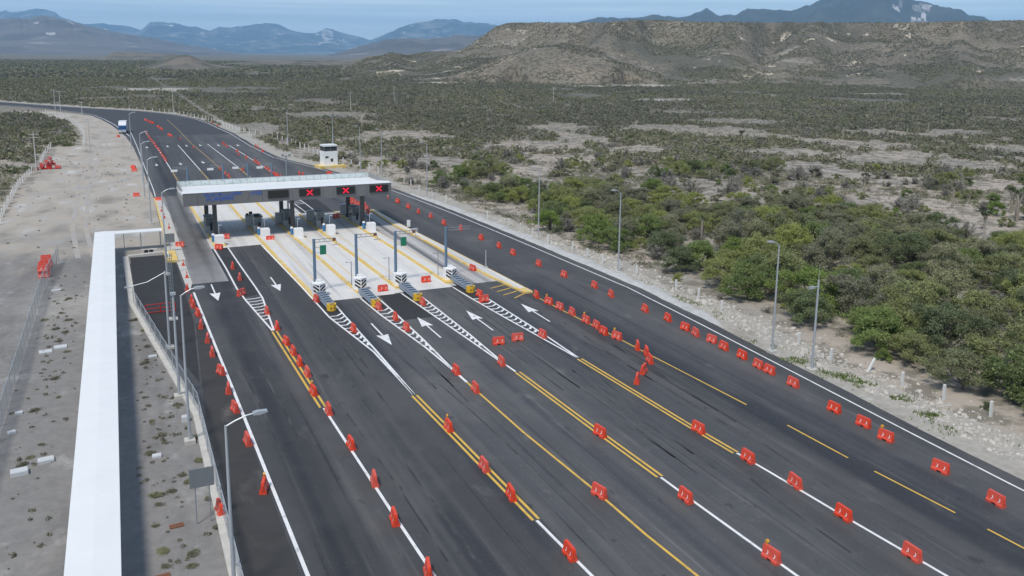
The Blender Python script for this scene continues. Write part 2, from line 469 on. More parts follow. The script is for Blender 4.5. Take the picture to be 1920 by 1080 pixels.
def lane_wear():
    """The left concrete lane is blackened by tyres along its middle and stays pale at its edges."""
    nt = M['concrete_lane'].node_tree
    n, l = nt.nodes, nt.links
    b = n['Principled BSDF']
    prev = b.inputs['Base Color'].links[0].from_socket
    g = n.new('ShaderNodeNewGeometry')
    sp = n.new('ShaderNodeSeparateXYZ')
    l.new(g.outputs['Position'], sp.inputs[0])
    t = n.new('ShaderNodeTexNoise')
    t.inputs['Scale'].default_value = 0.12
    t.inputs['Detail'].default_value = 5
    l.new(g.outputs['Position'], t.inputs['Vector'])
    a = n.new('ShaderNodeMath')
    a.operation = 'MULTIPLY_ADD'
    a.inputs[1].default_value = 1.3
    l.new(t.outputs['Fac'], a.inputs[0])
    l.new(sp.outputs['X'], a.inputs[2])
    mr = n.new('ShaderNodeMapRange')
    mr.inputs['From Min'].default_value = 7.4
    mr.inputs['From Max'].default_value = 12.4
    l.new(a.outputs[0], mr.inputs['Value'])
    cr = n.new('ShaderNodeValToRGB')
    for i, (p, v) in enumerate([(0.03, 1.25), (.20, .42), (.40, .50), (.60, .32), (.80, .60), (.95, 1.35)]):
        q = cr.color_ramp.elements[i] if i < 2 else cr.color_ramp.elements.new(p)
        q.position = p
        q.color = (v / 2, v / 2, v / 2, 1)
    l.new(mr.outputs['Result'], cr.inputs['Fac'])
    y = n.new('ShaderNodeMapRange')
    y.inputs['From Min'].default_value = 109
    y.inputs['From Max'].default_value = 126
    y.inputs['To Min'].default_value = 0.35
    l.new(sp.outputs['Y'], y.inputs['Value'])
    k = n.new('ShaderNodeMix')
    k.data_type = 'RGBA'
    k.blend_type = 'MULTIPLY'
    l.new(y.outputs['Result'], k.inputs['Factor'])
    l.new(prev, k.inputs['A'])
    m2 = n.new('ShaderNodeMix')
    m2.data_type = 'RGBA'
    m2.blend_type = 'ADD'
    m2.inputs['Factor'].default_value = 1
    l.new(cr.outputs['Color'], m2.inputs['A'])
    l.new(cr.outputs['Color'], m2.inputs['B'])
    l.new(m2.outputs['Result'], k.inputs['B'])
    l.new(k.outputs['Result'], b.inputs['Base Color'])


lane_wear()
M['dirt'] = M['gravel']
M['tyre_mark'] = mat('tyre_mark', (0.034, 0.034, 0.036), 0.8, layers=[((0.085, 0.084, 0.083), (1.5, 0.35, 1), 0.42, 0.62, 9, 0.95)])
M['track_soil'] = mat('track_soil', (0.37, 0.35, 0.325), 0.95, var=(0.8, 0.12), layers=[((0.42, 0.36, 0.28), 0.25, 0.45, 0.62, 9, 0.85)])

# ------------------------------------------------------------------ mesh helpers
class MB:
    def __init__(self):
        self.v, self.f, self.m = [], [], []
        self.k = 0

    def mat(self, k):
        self.k = k
        return self

    def add(self, vs, fs):
        o = len(self.v)
        self.v += [tuple(p) for p in vs]
        self.f += [tuple(i + o for i in f) for f in fs]
        self.m += [self.k] * len(fs)
        return self

    def box(self, cx, cy, cz, sx, sy, sz, rz=0.0):
        """centre x, y, BOTTOM z"""
        c, s = math.cos(rz), math.sin(rz)
        vs = []
        for z in (cz, cz + sz):
            for x, y in ((-1, -1), (1, -1), (1, 1), (-1, 1)):
                x, y = x * sx / 2, y * sy / 2
                vs.append((cx + x * c - y * s, cy + x * s + y * c, z))
        return self.add(vs, [(3, 2, 1, 0), (4, 5, 6, 7), (0, 1, 5, 4), (1, 2, 6, 5), (2, 3, 7, 6), (3, 0, 4, 7)])

    def cyl(self, p0, p1, r0, r1=None, n=8):
        r1 = r0 if r1 is None else r1
        p0, p1 = Vector(p0), Vector(p1)
        d = (p1 - p0).normalized()
        a = d.orthogonal().normalized()
        b = d.cross(a)
        vs = []
        for p, r in ((p0, r0), (p1, r1)):
            for i in range(n):
                t = 2 * PI * i / n
                vs.append(p + a * (r * math.cos(t)) + b * (r * math.sin(t)))
        fs = [(i, (i + 1) % n, n + (i + 1) % n, n + i) for i in range(n)]
        fs += [tuple(range(n - 1, -1, -1)), tuple(range(n, 2 * n))]
        return self.add(vs, fs)

    def tube(self, pts, r, n=6):
        for a, b in zip(pts[:-1], pts[1:]):
            self.cyl(a, b, r, r, n)
        return self

    def prism(self, poly, z0, z1):
        n = len(poly)
        vs = [(x, y, z0) for x, y in poly] + [(x, y, z1) for x, y in poly]
        fs = [(i, (i + 1) % n, n + (i + 1) % n, n + i) for i in range(n)]
        fs += [tuple(range(n - 1, -1, -1)), tuple(range(n, 2 * n))]
        return self.add(vs, fs)

    def extrude_x(self, prof, x0, x1):
        """profile of (y, z) pushed along x"""
        n = len(prof)
        vs = [(x0, y, z) for y, z in prof] + [(x1, y, z) for y, z in prof]
        fs = [(i, (i + 1) % n, n + (i + 1) % n, n + i) for i in range(n)]
        fs += [tuple(range(n - 1, -1, -1)), tuple(range(n, 2 * n))]
        return self.add(vs, fs)

    def extrude_y(self, prof, y0, y1):
        n = len(prof)
        vs = [(x, y0, z) for x, z in prof] + [(x, y1, z) for x, z in prof]
        fs = [(i, (i + 1) % n, n + (i + 1) % n, n + i) for i in range(n)]
        fs += [tuple(range(n - 1, -1, -1)), tuple(range(n, 2 * n))]
        return self.add(vs, fs)

    def sheet(self, poly, z):
        return self.add([(x, y, z) for x, y in poly], [tuple(range(len(poly)))])

    def ribbon(self, pts, w, z):
        pts = [Vector((p[0], p[1])) for p in pts]
        vs = []
        for i, p in enumerate(pts):
            a = pts[max(i - 1, 0)]
            b = pts[min(i + 1, len(pts) - 1)]
            d = (b - a).normalized()
            nrm = Vector((-d.y, d.x)) * (w / 2)
            vs += [(p.x + nrm.x, p.y + nrm.y, z), (p.x - nrm.x, p.y - nrm.y, z)]
        fs = [(2 * i + 1, 2 * i + 3, 2 * i + 2, 2 * i) for i in range(len(pts) - 1)]
        return self.add(vs, fs)

    def mesh(self, name, mats):
        me = bpy.data.meshes.new(name)
        me.from_pydata(self.v, [], self.f)
        for m in mats:
            me.materials.append(m)
        if len(mats) > 1:
            me.polygons.foreach_set('material_index', self.m)
        import bmesh
        bm = bmesh.new()
        bm.from_mesh(me)
        bmesh.ops.recalc_face_normals(bm, faces=bm.faces)
        bm.to_mesh(me)
        bm.free()
        return me


def link(name, me, parent=None, loc=(0, 0, 0), rz=0.0):
    o = bpy.data.objects.new(name, me)
    C.objects.link(o)
    o.parent = parent
    o.location = loc
    o.rotation_euler = (0, 0, rz)
    return o


def obj(name, mb, mats, parent=None, loc=(0, 0, 0), rz=0.0):
    if not isinstance(mats, (list, tuple)):
        mats = [mats]
    return link(name, mb.mesh(name, mats), parent, loc, rz)


def tag(o, label, cat, group=None, kind=None):
    o['label'] = label
    o['category'] = cat
    if group:
        o['group'] = group
    if kind:
        o['kind'] = kind
    return o


def thing(name, label, cat, loc=(0, 0, 0), rz=0.0, group=None):
    o = link(name, None, None, loc, rz)
    o.empty_display_size = 0.3
    return tag(o, label, cat, group)


def struct(name, mb, mats, label=None):
    o = obj(name, mb, mats)
    o['kind'] = 'structure'
    if label:
        o['label'] = label
    return o


def copy_tree(o, loc, rz, label, group=None, tilt=None):
    r = o.copy()
    C.objects.link(r)
    r.location = loc
    r.rotation_euler = (tilt[0] if tilt else 0, tilt[1] if tilt else 0, rz)
    r['label'] = label
    if group:
        r['group'] = group
    for ch in o.children:
        c = ch.copy()
        C.objects.link(c)
        c.parent = r
        for g in ch.children:
            d = g.copy()
            C.objects.link(d)
            d.parent = c
    return r


ORD = ['nearest', 'second', 'third', 'fourth', 'fifth', 'sixth', 'seventh', 'eighth', 'ninth', 'tenth', 'eleventh', 'twelfth']


def nth(i):
    if i < 12:
        return ORD[i]
    k = i + 1
    suf = 'th' if 10 <= k % 100 <= 20 else {1: 'st', 2: 'nd', 3: 'rd'}.get(k % 10, 'th')
    return f'{k}{suf}'


def np_mesh(name, verts, faces_n, mats, mat_idx=None):
    """verts (N,3); all faces have faces_n corners laid out one after another."""
    me = bpy.data.meshes.new(name)
    nv = len(verts)
    nf = nv // faces_n
    me.vertices.add(nv)
    me.vertices.foreach_set('co', np.asarray(verts, dtype=np.float32).ravel())
    me.loops.add(nv)
    me.loops.foreach_set('vertex_index', np.arange(nv, dtype=np.int32))
    me.polygons.add(nf)
    me.polygons.foreach_set('loop_start', np.arange(0, nv, faces_n, dtype=np.int32))
    me.polygons.foreach_set('loop_total', np.full(nf, faces_n, dtype=np.int32))
    for m in mats:
        me.materials.append(m)
    if mat_idx is not None:
        me.polygons.foreach_set('material_index', np.asarray(mat_idx, dtype=np.int32))
    me.update(calc_edges=True)
    return me


def grid_mesh(name, P, mats):
    """P (rows, cols, 3) -> quad grid, smooth"""
    r, c = P.shape[:2]
    me = bpy.data.meshes.new(name)
    idx = np.arange(r * c).reshape(r, c)
    q = np.stack([idx[:-1, :-1], idx[:-1, 1:], idx[1:, 1:], idx[1:, :-1]], -1).reshape(-1, 4)
    me.vertices.add(r * c)
    me.vertices.foreach_set('co', P.astype(np.float32).ravel())
    me.loops.add(q.size)
    me.loops.foreach_set('vertex_index', q.astype(np.int32).ravel())
    me.polygons.add(len(q))
    me.polygons.foreach_set('loop_start', np.arange(0, q.size, 4, dtype=np.int32))
    me.polygons.foreach_set('loop_total', np.full(len(q), 4, dtype=np.int32))
    me.polygons.foreach_set('use_smooth', np.ones(len(q), dtype=bool))
    for m in mats:
        me.materials.append(m)
    me.update(calc_edges=True)
    return me


def fbm(x, y, seed=0, octs=5, gain=0.5):
    """value-noise fractal on numpy arrays, range about -1..1"""
    tot = np.zeros_like(x, dtype=float)
    amp, norm = 1.0, 0.0
    for o in range(octs):
        r = np.random.default_rng(seed * 101 + o)
        T = r.uniform(-1, 1, (257, 257))
        xi, yi = np.floor(x).astype(int), np.floor(y).astype(int)
        fx, fy = x - xi, y - yi
        fx, fy = fx * fx * (3 - 2 * fx), fy * fy * (3 - 2 * fy)
        a, b = T[xi % 256, yi % 256], T[(xi + 1) % 256, yi % 256]
        c, d = T[xi % 256, (yi + 1) % 256], T[(xi + 1) % 256, (yi + 1) % 256]
        tot += amp * ((a * (1 - fx) + b * fx) * (1 - fy) + (c * (1 - fx) + d * fx) * fy)
        norm += amp
        amp *= gain
        x, y = x * 2.03 + 17.3, y * 2.03 + 9.1
    return tot / norm * 1.6


# ------------------------------------------------------------------ the ground, roads, concrete
mb = MB()
mb.sheet([(-36000, -3000), (36000, -3000), (36000, 40000), (-36000, 40000)], -0.05)
struct('ground', mb, M['ground'])

EY = [-30, 33, 42.5, 59, 72, 86, 96, 116, 139, 152, 170, 190, 210, 235, 254, 267, 311]
EX = [51.2, 52.8, 53.3, 54.3, 55.1, 55.7, 55.3, 54.6, 53.5, 52.6, 51.0, 48.0, 44.0, 37.9, 37.0, 36.3, 35.6]


def edge_r(y):
    return float(np.interp(y, EY, EX))


LY = [-30, 67, 101.5, 126, 126.2, 178, 185, 233, 277, 312]
LX = [4.6, 4.6, 0.6, 0.2, 5.2, 5.6, 5.4, 4.9, 4.0, 2.4]
far_pairs = [((0.5, 335), (35.3, 335)), ((-2, 362), (34.2, 357)), ((-5.5, 390), (31.5, 382)), ((-10, 418), (24.5, 412)), ((-17, 440), (13, 438)),
             ((-27, 462), (0, 456)), ((-40, 487), (-14, 474)), ((-58, 512), (-34, 503)), ((-82, 540), (-60, 545)), ((-130, 585), (-105, 598)), ((-230, 660), (-200, 690))]
rowsL, rowsR = [], []
for y in list(range(-30, 126, 4)) + [126.2] + list(range(130, 313, 4)):
    rowsL.append((float(np.interp(y, LY, LX)), y))
    rowsR.append((edge_r(y) + 1.4 + 0.12 * math.sin(y * 1.3) + 0.1 * math.sin(y * 3.1), y))
mb = MB()
n = len(rowsL)
mb.add([(x, y, 0) for x, y in rowsL] + [(x, y, 0) for x, y in rowsR], [(i, n + i, n + i + 1, i + 1) for i in range(n - 1)])
struct('road', mb, M['asphalt'])
fl = [rowsL[-1]] + [p[0] for p in far_pairs]
fr = [rowsR[-1]] + [p[1] for p in far_pairs]
mb = MB()
n = len(fl)
mb.add([(x, y, 0) for x, y in fl] + [(x, y, 0) for x, y in fr], [(i, n + i, n + i + 1, i + 1) for i in range(n - 1)])
struct('far_road', mb, M['asphalt_far'])

# ground sheets beside the road
def rough_edge(pts, amp=0.5, step=3.0):
    out = []
    for a, b in zip(pts, pts[1:] + pts[:1]):
        L = math.dist(a, b)
        k = max(1, int(L / step))
        for i in range(k):
            t = i / k
            out.append((a[0] + (b[0] - a[0]) * t + random.uniform(-amp, amp), a[1] + (b[1] - a[1]) * t + random.uniform(-amp, amp)))
    return out

mb = MB()
mb.sheet([(-45, -30), (8, -30), (8, 126), (4, 129)] + rough_edge([(4, 132), (-22, 134), (-45, 120)], 1.5)[:-8], -0.03)
struct('gravel_lot', mb, M['gravel'])
mb = MB()
mb.sheet(rough_edge([(8, 118), (8, 180), (7, 240), (5, 312), (2, 350), (-4, 392), (-11, 420), (-26, 448), (-42, 455), (-30, 425), (-17, 385), (-11, 330), (-10, 285), (-16, 280), (-17, 200), (-19, 160), (-24, 128)], 0.6), -0.02)
struct('dirt_track', mb, M['dirt'])
mb = MB()
ys = list(range(-30, 312, 3))
inn = [(edge_r(y) + 1.0, y) for y in ys]
outr = [(edge_r(y) + 6.2 + 1.2 * math.sin(y * 0.21) + random.uniform(-0.9, 0.9), y) for y in ys]
n = len(ys)
mb.add([(x, y, -0.012) for x, y in inn] + [(x, y, -0.012) for x, y in outr], [(i, n + i, n + i + 1, i + 1) for i in range(n - 1)])
mb.add([(x + .3, y, -0.012) for x, y in fr] + [(x + 6, y + 7, -0.012) for x, y in fr], [(i, len(fr) + i, len(fr) + i + 1, i + 1) for i in range(len(fr) - 1)])
struct('verge', mb, M['verge'])
# pale concrete gutter strip along the right verge, a low rounded bank
mb = MB()
for a, b in ((68, 166),):
    yy = list(np.arange(a, b, 1.5))
    prof = [(1.3, 0.01), (1.55, 0.14), (2.2, 0.2), (3.0, 0.12), (3.3, -0.04)]
    vs, fs = [], []
    for i, y in enumerate(yy):
        tp = min(1.0, i / 9, (len(yy) - 1 - i) / 9)
        wv = 0.55 + 0.45 * tp + 0.12 * math.sin(y * .7)
        for (dx, dz) in prof:
            dz = dz * tp - .02 * (1 - tp)
            dx = 1.25 + (dx - 1.25) * wv
            vs.append((edge_r(y) + dx + random.uniform(-.09, .09) + (dx > 2.4) * random.uniform(-.3, .3), y, dz * random.uniform(.75, 1.1) - (0.02 if dz <= 0 else 0)))
    k = len(prof)
    for i in range(len(yy) - 1):
        for j in range(k - 1):
            fs.append((i * k + j, i * k + j + 1, (i + 1) * k + j + 1, (i + 1) * k + j))
    mb.add(vs, fs)
struct('gutter', mb, M['gutter'])

# sheets on the asphalt: yard, shoulder, fresh patches
mb = MB()
mb.sheet([(0.75, 101.2), (5.0, 74), (6.0, 92), (6.0, 121), (5.2, 121), (5.2, 125.6), (0.45, 125.6)], 0.004)
mb.sheet([(26.7, 94.3), (26.2, 84.2), (29.9, 84.0), (29.4, 94.2)], 0.004)
mb.sheet([(11.9, 127), (13.5, 127), (13.9, 100.5), (12.1, 99.5)], 0.004)
for xl, xr in ((19.3, 21.0), (24.6, 26.1), (29.6, 31.0), (36.1, 37.8)):
    mb.sheet([(xl, 97.5), (xr, 97.5), (xr, 88.3), (xl, 88.8)], 0.004)
mb.sheet([(29.0, 150.5), (34.3, 150.5), (34.6, 192), (28.2, 192)], 0.004)
struct('asphalt_patches', mb, M['asphalt_dark'])
mb = MB()
mb.sheet([(4.75, -30), (7.1, -30), (7.5, 33), (7.3, 73), (6.9, 91.5), (6.1, 91.5), (5.1, 73), (4.75, 66)], 0.003)
struct('road_shoulder', mb, M['shoulder'])

mb = MB()
mb.sheet([(11.2, 127), (18.3, 127.3), (18.3, 168), (11.2, 168)], 0.008)
mb.sheet([(18.3, 127.3), (19.2, 94.3), (28.6, 94.3), (28.6, 168), (18.3, 168)], 0.008)
mb.sheet([(28.6, 94.6), (36.0, 94.6), (36.0, 149), (28.6, 149)], 0.008)
struct('concrete_apron', mb, M['concrete'])
mb = MB()
mb.sheet([(36.0, 95), (42.2, 95), (41.5, 105), (41, 148.5), (36.0, 149)], 0.008)
struct('concrete_bay', mb, M['concrete_worn'])
mb = MB()
mb.sheet([(7.15, 107.9), (11.35, 107.8), (11.2, 127), (11.2, 178), (6.9, 178)], 0.008)
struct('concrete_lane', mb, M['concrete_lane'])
# pale pavement strip on the left of the first lane, with a yellow kerb
mb = MB()
mb.prism([(5.75, 121), (5.2, 129), (5.75, 176), (6.7, 176), (7.35, 158), (7.3, 121)], -0.02, 0.15)
struct('pavement', mb, M['kerb_concrete'])
mb = MB()
mb.sheet([(7.32, 121), (6.15, 121), (6.35, 104.5), (6.55, 104.5), (7.1, 108.2), (8.1, 107.9)], 0.006)
struct('pavement_ramp', mb, M['kerb_concrete'])
mb = MB()
mb.ribbon([(5.45, 131), (5.62, 150), (5.72, 176)], 0.3, 0.156)
struct('kerb_paint', mb, M['kerb_yellow'])
# yard kerb
mb = MB()
kp = [(4.6, -30), (4.6, 67.2), (0.65, 101.6), (0.25, 126), (4.9, 127)]
for w, h, off in ((0.75, 0.16, 0.4),):
    for a, b in zip(kp[:-1], kp[1:]):
        d = (Vector(b) - Vector(a)).normalized()
        nl = Vector((-d.y, d.x)) * 0.72
        mb.prism([a, b, (b[0] + nl.x, b[1] + nl.y), (a[0] + nl.x, a[1] + nl.y)], -0.04, h + random.uniform(-.004, .004))
struct('kerb', mb, M['kerb_concrete'])

# skid marks on the asphalt, wheel tracks on the dirt, bare sand flats below the mesa
mb = MB()
for k in range(26):
    x = random.choice([15.5, 16.6, 18.2, 19, 23.2, 24.6, 27.8, 29.2, 33.2, 34.6, 35.4, 36.6, 41, 42.4, 9, 10.4]) + random.uniform(-.3, .3)
    y = random.uniform(26, 84)
    L = random.uniform(5, 24)
    dx = random.uniform(-.6, .6)
    for s in ((0, 1.55) if k % 3 else (0,)):
        mb.ribbon([(x + s + dx * t * t, y + L * t) for t in np.linspace(0, 1, 9)], random.uniform(.10, .2), 0.0025)
struct('tyre_marks', mb, M['tyre_mark'])
mb = MB()
for off in (0, 1.9):
    mb.ribbon([(-34, 178 + off), (-20, 187 + off), (-9, 192 + off), (0, 201 + off * 1.4), (3.5, 209 + off * 1.8)], 1.0, -0.008)
    mb.ribbon([(-6 + off, 128), (-7.5 + off, 150), (-8 + off, 200), (-6.5 + off, 250), (-4.5 + off, 300), (-6 + off, 350)], 0.7, -0.009)
struct('wheel_tracks', mb, M['track_soil'])
mb = MB()
for i, (cx, cy, rx, ry) in enumerate(((464, 704, 46, 26), (480, 820, 60, 34), (640, 760, 60, 30), (690, 700, 50, 24), (395, 690, 40, 16), (290, 800, 40, 20), (26, 680, 26, 36), (330, 470, 30, 12))):
    pts = []
    for k in range(48):
        a = 2 * PI * k / 48
        q = 1 + .3 * math.sin(3 * a + i) + .18 * math.sin(7 * a + 2 * i) + random.uniform(-.12, .12)
        pts.append((cx + rx * q * math.cos(a), cy + ry * q * math.sin(a)))
    mb.sheet(pts, -0.03)
struct('sand_flats', mb, M['verge'])

# ------------------------------------------------------------------ painted markings
W, Y = MB(), MB()
zl = 0.014
lw = 0.2
W.ribbon([(7.9, -30), (7.8, 42.7), (7.4, 72.8), (6.95, 104)], lw + .03, zl)
W.ribbon([(5.95, 178), (6.0, 186), (5.5, 233), (5.1, 277), (4.3, 330)], 0.15, zl)
W.ribbon([(11.55, 126.8), (11.8, 115), (11.8, 104), (12.1, 98.1), (13.05, 86)], lw, zl)
W.ribbon([(13.5, 127), (13.7, 115), (13.95, 103.3), (14.0, 98.5), (13.7, 94), (13.2, 86)], lw, zl)
Y.ribbon([(12.98, 85.7), (13.3, 64.8)], 0.19, zl)
Y.ribbon([(13.4, 85.7), (13.72, 64.8)], 0.19, zl)
W.ribbon([(13.55, 64.6), (13.7, 57), (13.9, 47.4), (14.05, 41.6), (14.3, 20), (15.2, -30)], lw, zl)
W.ribbon([(18.2, 127), (19.1, 101.3), (19.4, 88.2), (20.8, 75.8), (21.0, 64.4)], lw, zl)
W.ribbon([(21.05, 97), (21.05, 88), (21.1, 76), (21.05, 64.4)], lw, zl)
Y.ribbon([(20.8, 64.2), (21.05, 56.7), (21.5, 42.8)], 0.19, zl)
Y.ribbon([(21.2, 64.2), (21.45, 56.7), (21.9, 42.8)], 0.19, zl)
W.ribbon([(21.7, 42.7), (21.95, 36.5), (22.5, 20), (24, -30)], lw, zl)
W.ribbon([(24.35, 94.2), (24.7, 87), (25.75, 75), (26.0, 69)], lw, zl)
W.ribbon([(26.2, 96), (26.35, 88), (26.3, 77.4), (26.1, 69)], lw, zl)
W.ribbon([(26.05, 69), (26.1, 65.2)], lw + .05, zl)
Y.ribbon([(26.1, 65.2), (26.3, 54.3), (26.8, 44.8), (26.95, 38.7), (27.25, 34.1), (28, 20), (29.5, -30)], 0.18, zl)
W.ribbon([(29.35, 94.2), (29.75, 87.6), (30.4, 76.4), (30.85, 68.6)], lw, zl)
W.ribbon([(31.05, 96), (31.15, 88), (31.15, 77.1), (30.95, 68.6)], lw, zl)
W.ribbon([(30.9, 68.6), (31.05, 65.8)], lw, zl)
Y.ribbon([(30.95, 65.6), (31.3, 52.4), (31.6, 44.3)], 0.19, zl)
Y.ribbon([(31.35, 65.6), (31.7, 52.4), (32.0, 44.3)], 0.19, zl)
W.ribbon([(31.8, 44.2), (31.9, 40.8), (32.15, 34.7), (32.4, 29), (33, 18), (35, -30)], lw, zl)
W.ribbon([(35.95, 94.4), (36.25, 88.2), (36.8, 80.3), (37.4, 73.1), (37.9, 66.8)], lw, zl)
W.ribbon([(37.85, 96), (37.95, 87.7), (38.05, 79.7), (38.1, 74), (38.0, 66.8)], lw, zl)
Y.ribbon([(37.75, 66.4), (38.35, 50), (38.65, 45.1)], 0.19, zl)
Y.ribbon([(38.15, 66.4), (38.75, 50), (39.05, 45.1)], 0.19, zl)
W.ribbon([(38.9, 45.0), (39.1, 41.9), (39.45, 34.6), (39.85, 28.5), (40.4, 16), (42, -30)], lw, zl)
Y.ribbon([(43.5, 87.0), (43.8, 80.0), (44.4, 71.4), (44.7, 64.0), (45.3, 51.6)], 0.15, zl)
for a, b in (((45.6, 47.2), (45.7, 41.2)), ((45.85, 39.0), (46.15, 32.9)), ((46.3, 30.8), (46.5, 24.8)), ((46.6, 22.6), (46.8, 16.6)), ((46.8, 14.4), (47, 8.4)), ((47, 6.2), (47, .2))):
    Y.ribbon([a, b], 0.15, zl)
W.ribbon([(edge_r(y), y) for y in range(-30, 171, 4)] + [(51.0, 170), (48.0, 190), (44, 210), (37.9, 235), (37.0, 254), (36.3, 267), (35.7, 311)], 0.17, zl)
# hatching between the converging lines
def hatch(L, R_, y0, y1, n, bow=0.5):
    Lx = lambda y: float(np.interp(y, [p[1] for p in L], [p[0] for p in L]))
    Rx = lambda y: float(np.interp(y, [p[1] for p in R_], [p[0] for p in R_]))
    for i in range(n):
        y = y0 + (y1 - y0) * i / (n - 1)
        xa, xb = Lx(y) + 0.06, Rx(y) - 0.06
        if xb - xa < 0.25:
            continue
        W.ribbon([(xa, y + bow * .1), (xa + (xb - xa) * .55, y), (xb, y + bow)], 0.25, zl + 0.0005)

hatch([(21, 64.4), (20.8, 75.8), (19.4, 88.2)], [(21.05, 64), (21.05, 97)], 72.0, 88.4, 15, 0.75)
hatch([(26, 69), (25.75, 75), (24.7, 87)], [(26.2, 69), (26.35, 88)], 74.2, 88.4, 12, 0.75)
hatch([(30.85, 68.6), (30.4, 76.4), (29.75, 87.6)], [(31, 68), (31.15, 88)], 73.5, 88.6, 15, 0.6)
hatch([(37.9, 66.8), (37.4, 73.1), (36.8, 80.3), (36.25, 88.2)], [(38.05, 68), (37.95, 88)], 74.0, 88.6, 14, 0.6)
hatch([(13.05, 86), (12.1, 98.1)], [(13.2, 86), (13.7, 94), (14.0, 98.5)], 90.2, 98.6, 8, 0.3)

def arrow(x, yt, yh, m_=W, w=0.17, hw=0.62):
    """tail y -> head tip y"""
    s = 1 if yh > yt else -1
    hl = abs(yh - yt) * 0.42
    yb = yh - s * hl
    m_.add([(x - w / 2, yt, zl), (x + w / 2, yt, zl), (x + w / 2, yb, zl), (x - w / 2, yb, zl)], [(0, 1, 2, 3)])
    m_.add([(x - hw, yb - s * .25, zl), (x, yb, zl), (x + hw, yb - s * .25, zl), (x, yh, zl)], [(0, 1, 3), (1, 2, 3)])

for x, t, h in ((9.2, 107.0, 99.3), (16.4, 107.7, 100.7), (22.95, 84.4, 77.0), (28.1, 77.2, 84.6), (33.85, 77.3, 84.8), (40.6, 77.6, 84.8)):
    arrow(x, t, h)
for x, y in ((7.7, 273), (13.4, 274), (18.7, 274), (22.6, 274), (27.7, 272.5), (33.1, 270.5), (8.4, 229.6), (14.0, 229.7), (19.5, 231)):
    arrow(x, y + 2.6, y - 2.6, hw=0.5)
O_ = MB()
# beyond the canopy
W.ribbon([(16.5, 277), (17.5, 214.5)], 0.2, zl)
O_.ribbon([(17.5, 214), (18.1, 180)], 0.34, zl)
O_.ribbon([(19.2, 383), (20.1, 339), (20.6, 280), (21.8, 237.6), (22.5, 196)], 0.24, zl)
W.ribbon([(25.0, 277), (26.5, 217)], 0.2, zl)
O_.ribbon([(26.5, 216.5), (26.9, 180)], 0.34, zl)
W.ribbon([(30.6, 271), (31.4, 250), (32.0, 231), (32.5, 212), (32.9, 190)], 0.2, zl)
W.ribbon([(9.0, 330), (10.6, 259), (11.2, 217)], 0.2, zl)
O_.ribbon([(11.2, 216.5), (11.6, 180)], 0.3, zl)
W.ribbon([(28.8, 175), (29.4, 160), (29.6, 150.4)], 0.18, zl)
W.ribbon([(30.9, 175), (31.3, 160), (31.4, 150.4)], 0.18, zl)
hatch([(29.3, 160), (28.7, 176)], [(31.3, 160), (30.9, 176)], 160, 176, 11, 0.4)
Y.ribbon([(40.9, 87.2), (42.75, 88.5)], 0.19, zl)
for k in range(1, 4):
    Y.ribbon([(40.3 - .1 * k, 87.2 + 1.65 * k), (42.5 - .1 * k, 88.2 + 1.6 * k)], 0.2, zl)
# far curve edge lines
W.ribbon([(l[0] + 1.2, l[1] + .5) for l in fl], 0.25, zl)
W.ribbon([(r[0] - 1.2, r[1] - .5) for r in fr], 0.25, zl)
struct('road_markings', W, M['white_paint'])
struct('lane_markings', Y, M['yellow_paint'])
struct('faded_markings', O_, M['yellow_old'])

# ------------------------------------------------------------------ toll islands
def island(label, left, right, kerb_tip=True, rname='toll_island'):
    t = thing(rname, label, 'traffic island', (left[0][0], left[0][1], 0), 0, 'toll plaza islands')
    ox, oy = left[0]
    L = [(x - ox, y - oy) for x, y in left]
    R_ = [(x - ox, y - oy) for x, y in right]
    mb = MB()
    mb.prism(L + R_[::-1], -0.02, 0.2)
    obj('slab', mb, M['kerb_concrete'] if kerb_tip is None else M['concrete'], t)
    for side, w_ in ((L, 0.36), (R_, 0.09)):
        s = 1 if side is L else -1
        k = MB()
        for (a, b) in zip(side[:-1], side[1:]):
            k.prism([(a[0] - s * .03, a[1]), (a[0] + s * w_, a[1]), (b[0] + s * w_, b[1]), (b[0] - s * .03, b[1])], -0.01, 0.206)
        obj('kerb', k, M['kerb_yellow'], t)
    if kerb_tip:
        k = MB()
        a, b = L[-1], R_[-1]
        k.prism([(a[0] - .02, a[1] - .06), (b[0] + .02, b[1] - .06), (b[0] + .02, b[1] + 1.7), (a[0] - .02, a[1] + 1.7)], -0.005, 0.212)
        obj('kerb_end', k, M['kerb_yellow'], t)
    return t

island('long yellow kerbed island at the left lane ending by a red barrier', [(11.15, 165), (11.4, 150), (11.75, 128.2)], [(12.9, 165), (13.0, 150), (13.35, 128.2)])
island('yellow kerbed island beside the dark lane with the arrow', [(17.95, 165), (18.4, 130), (18.8, 115), (19.4, 96.2)], [(19.9, 165), (20.4, 130), (20.8, 115), (21.0, 96.2)])
island('yellow kerbed island second from the dark lane, with two canopy columns', [(22.85, 165), (23.4, 130), (24.0, 115), (24.55, 96.2)], [(24.6, 165), (24.9, 130), (25.6, 115), (26.05, 96.2)])
island('yellow kerbed island in the middle of the pale concrete lanes', [(27.9, 149), (28.2, 130), (28.9, 115), (29.35, 96.4)], [(29.6, 149), (29.9, 130), (30.6, 115), (31.0, 96.4)])
island('yellow kerbed island beside the tyre-streaked lane', [(34.3, 149), (34.75, 130), (35.4, 115), (35.75, 96.2)], [(36.2, 149), (36.5, 130), (37.1, 115), (37.6, 96.2)])
w = island('long wedge-shaped yellow and white kerb right of the last concrete lane', [(40.6, 148.5), (40.4, 133), (41.2, 120), (41.5, 103.2), (41.8, 98), (42.75, 88.4)],
           [(41.3, 148.5), (41.7, 133), (42.4, 120), (43.2, 103.2), (43.5, 98), (43.85, 88.4)], kerb_tip=True, rname='kerb_island')

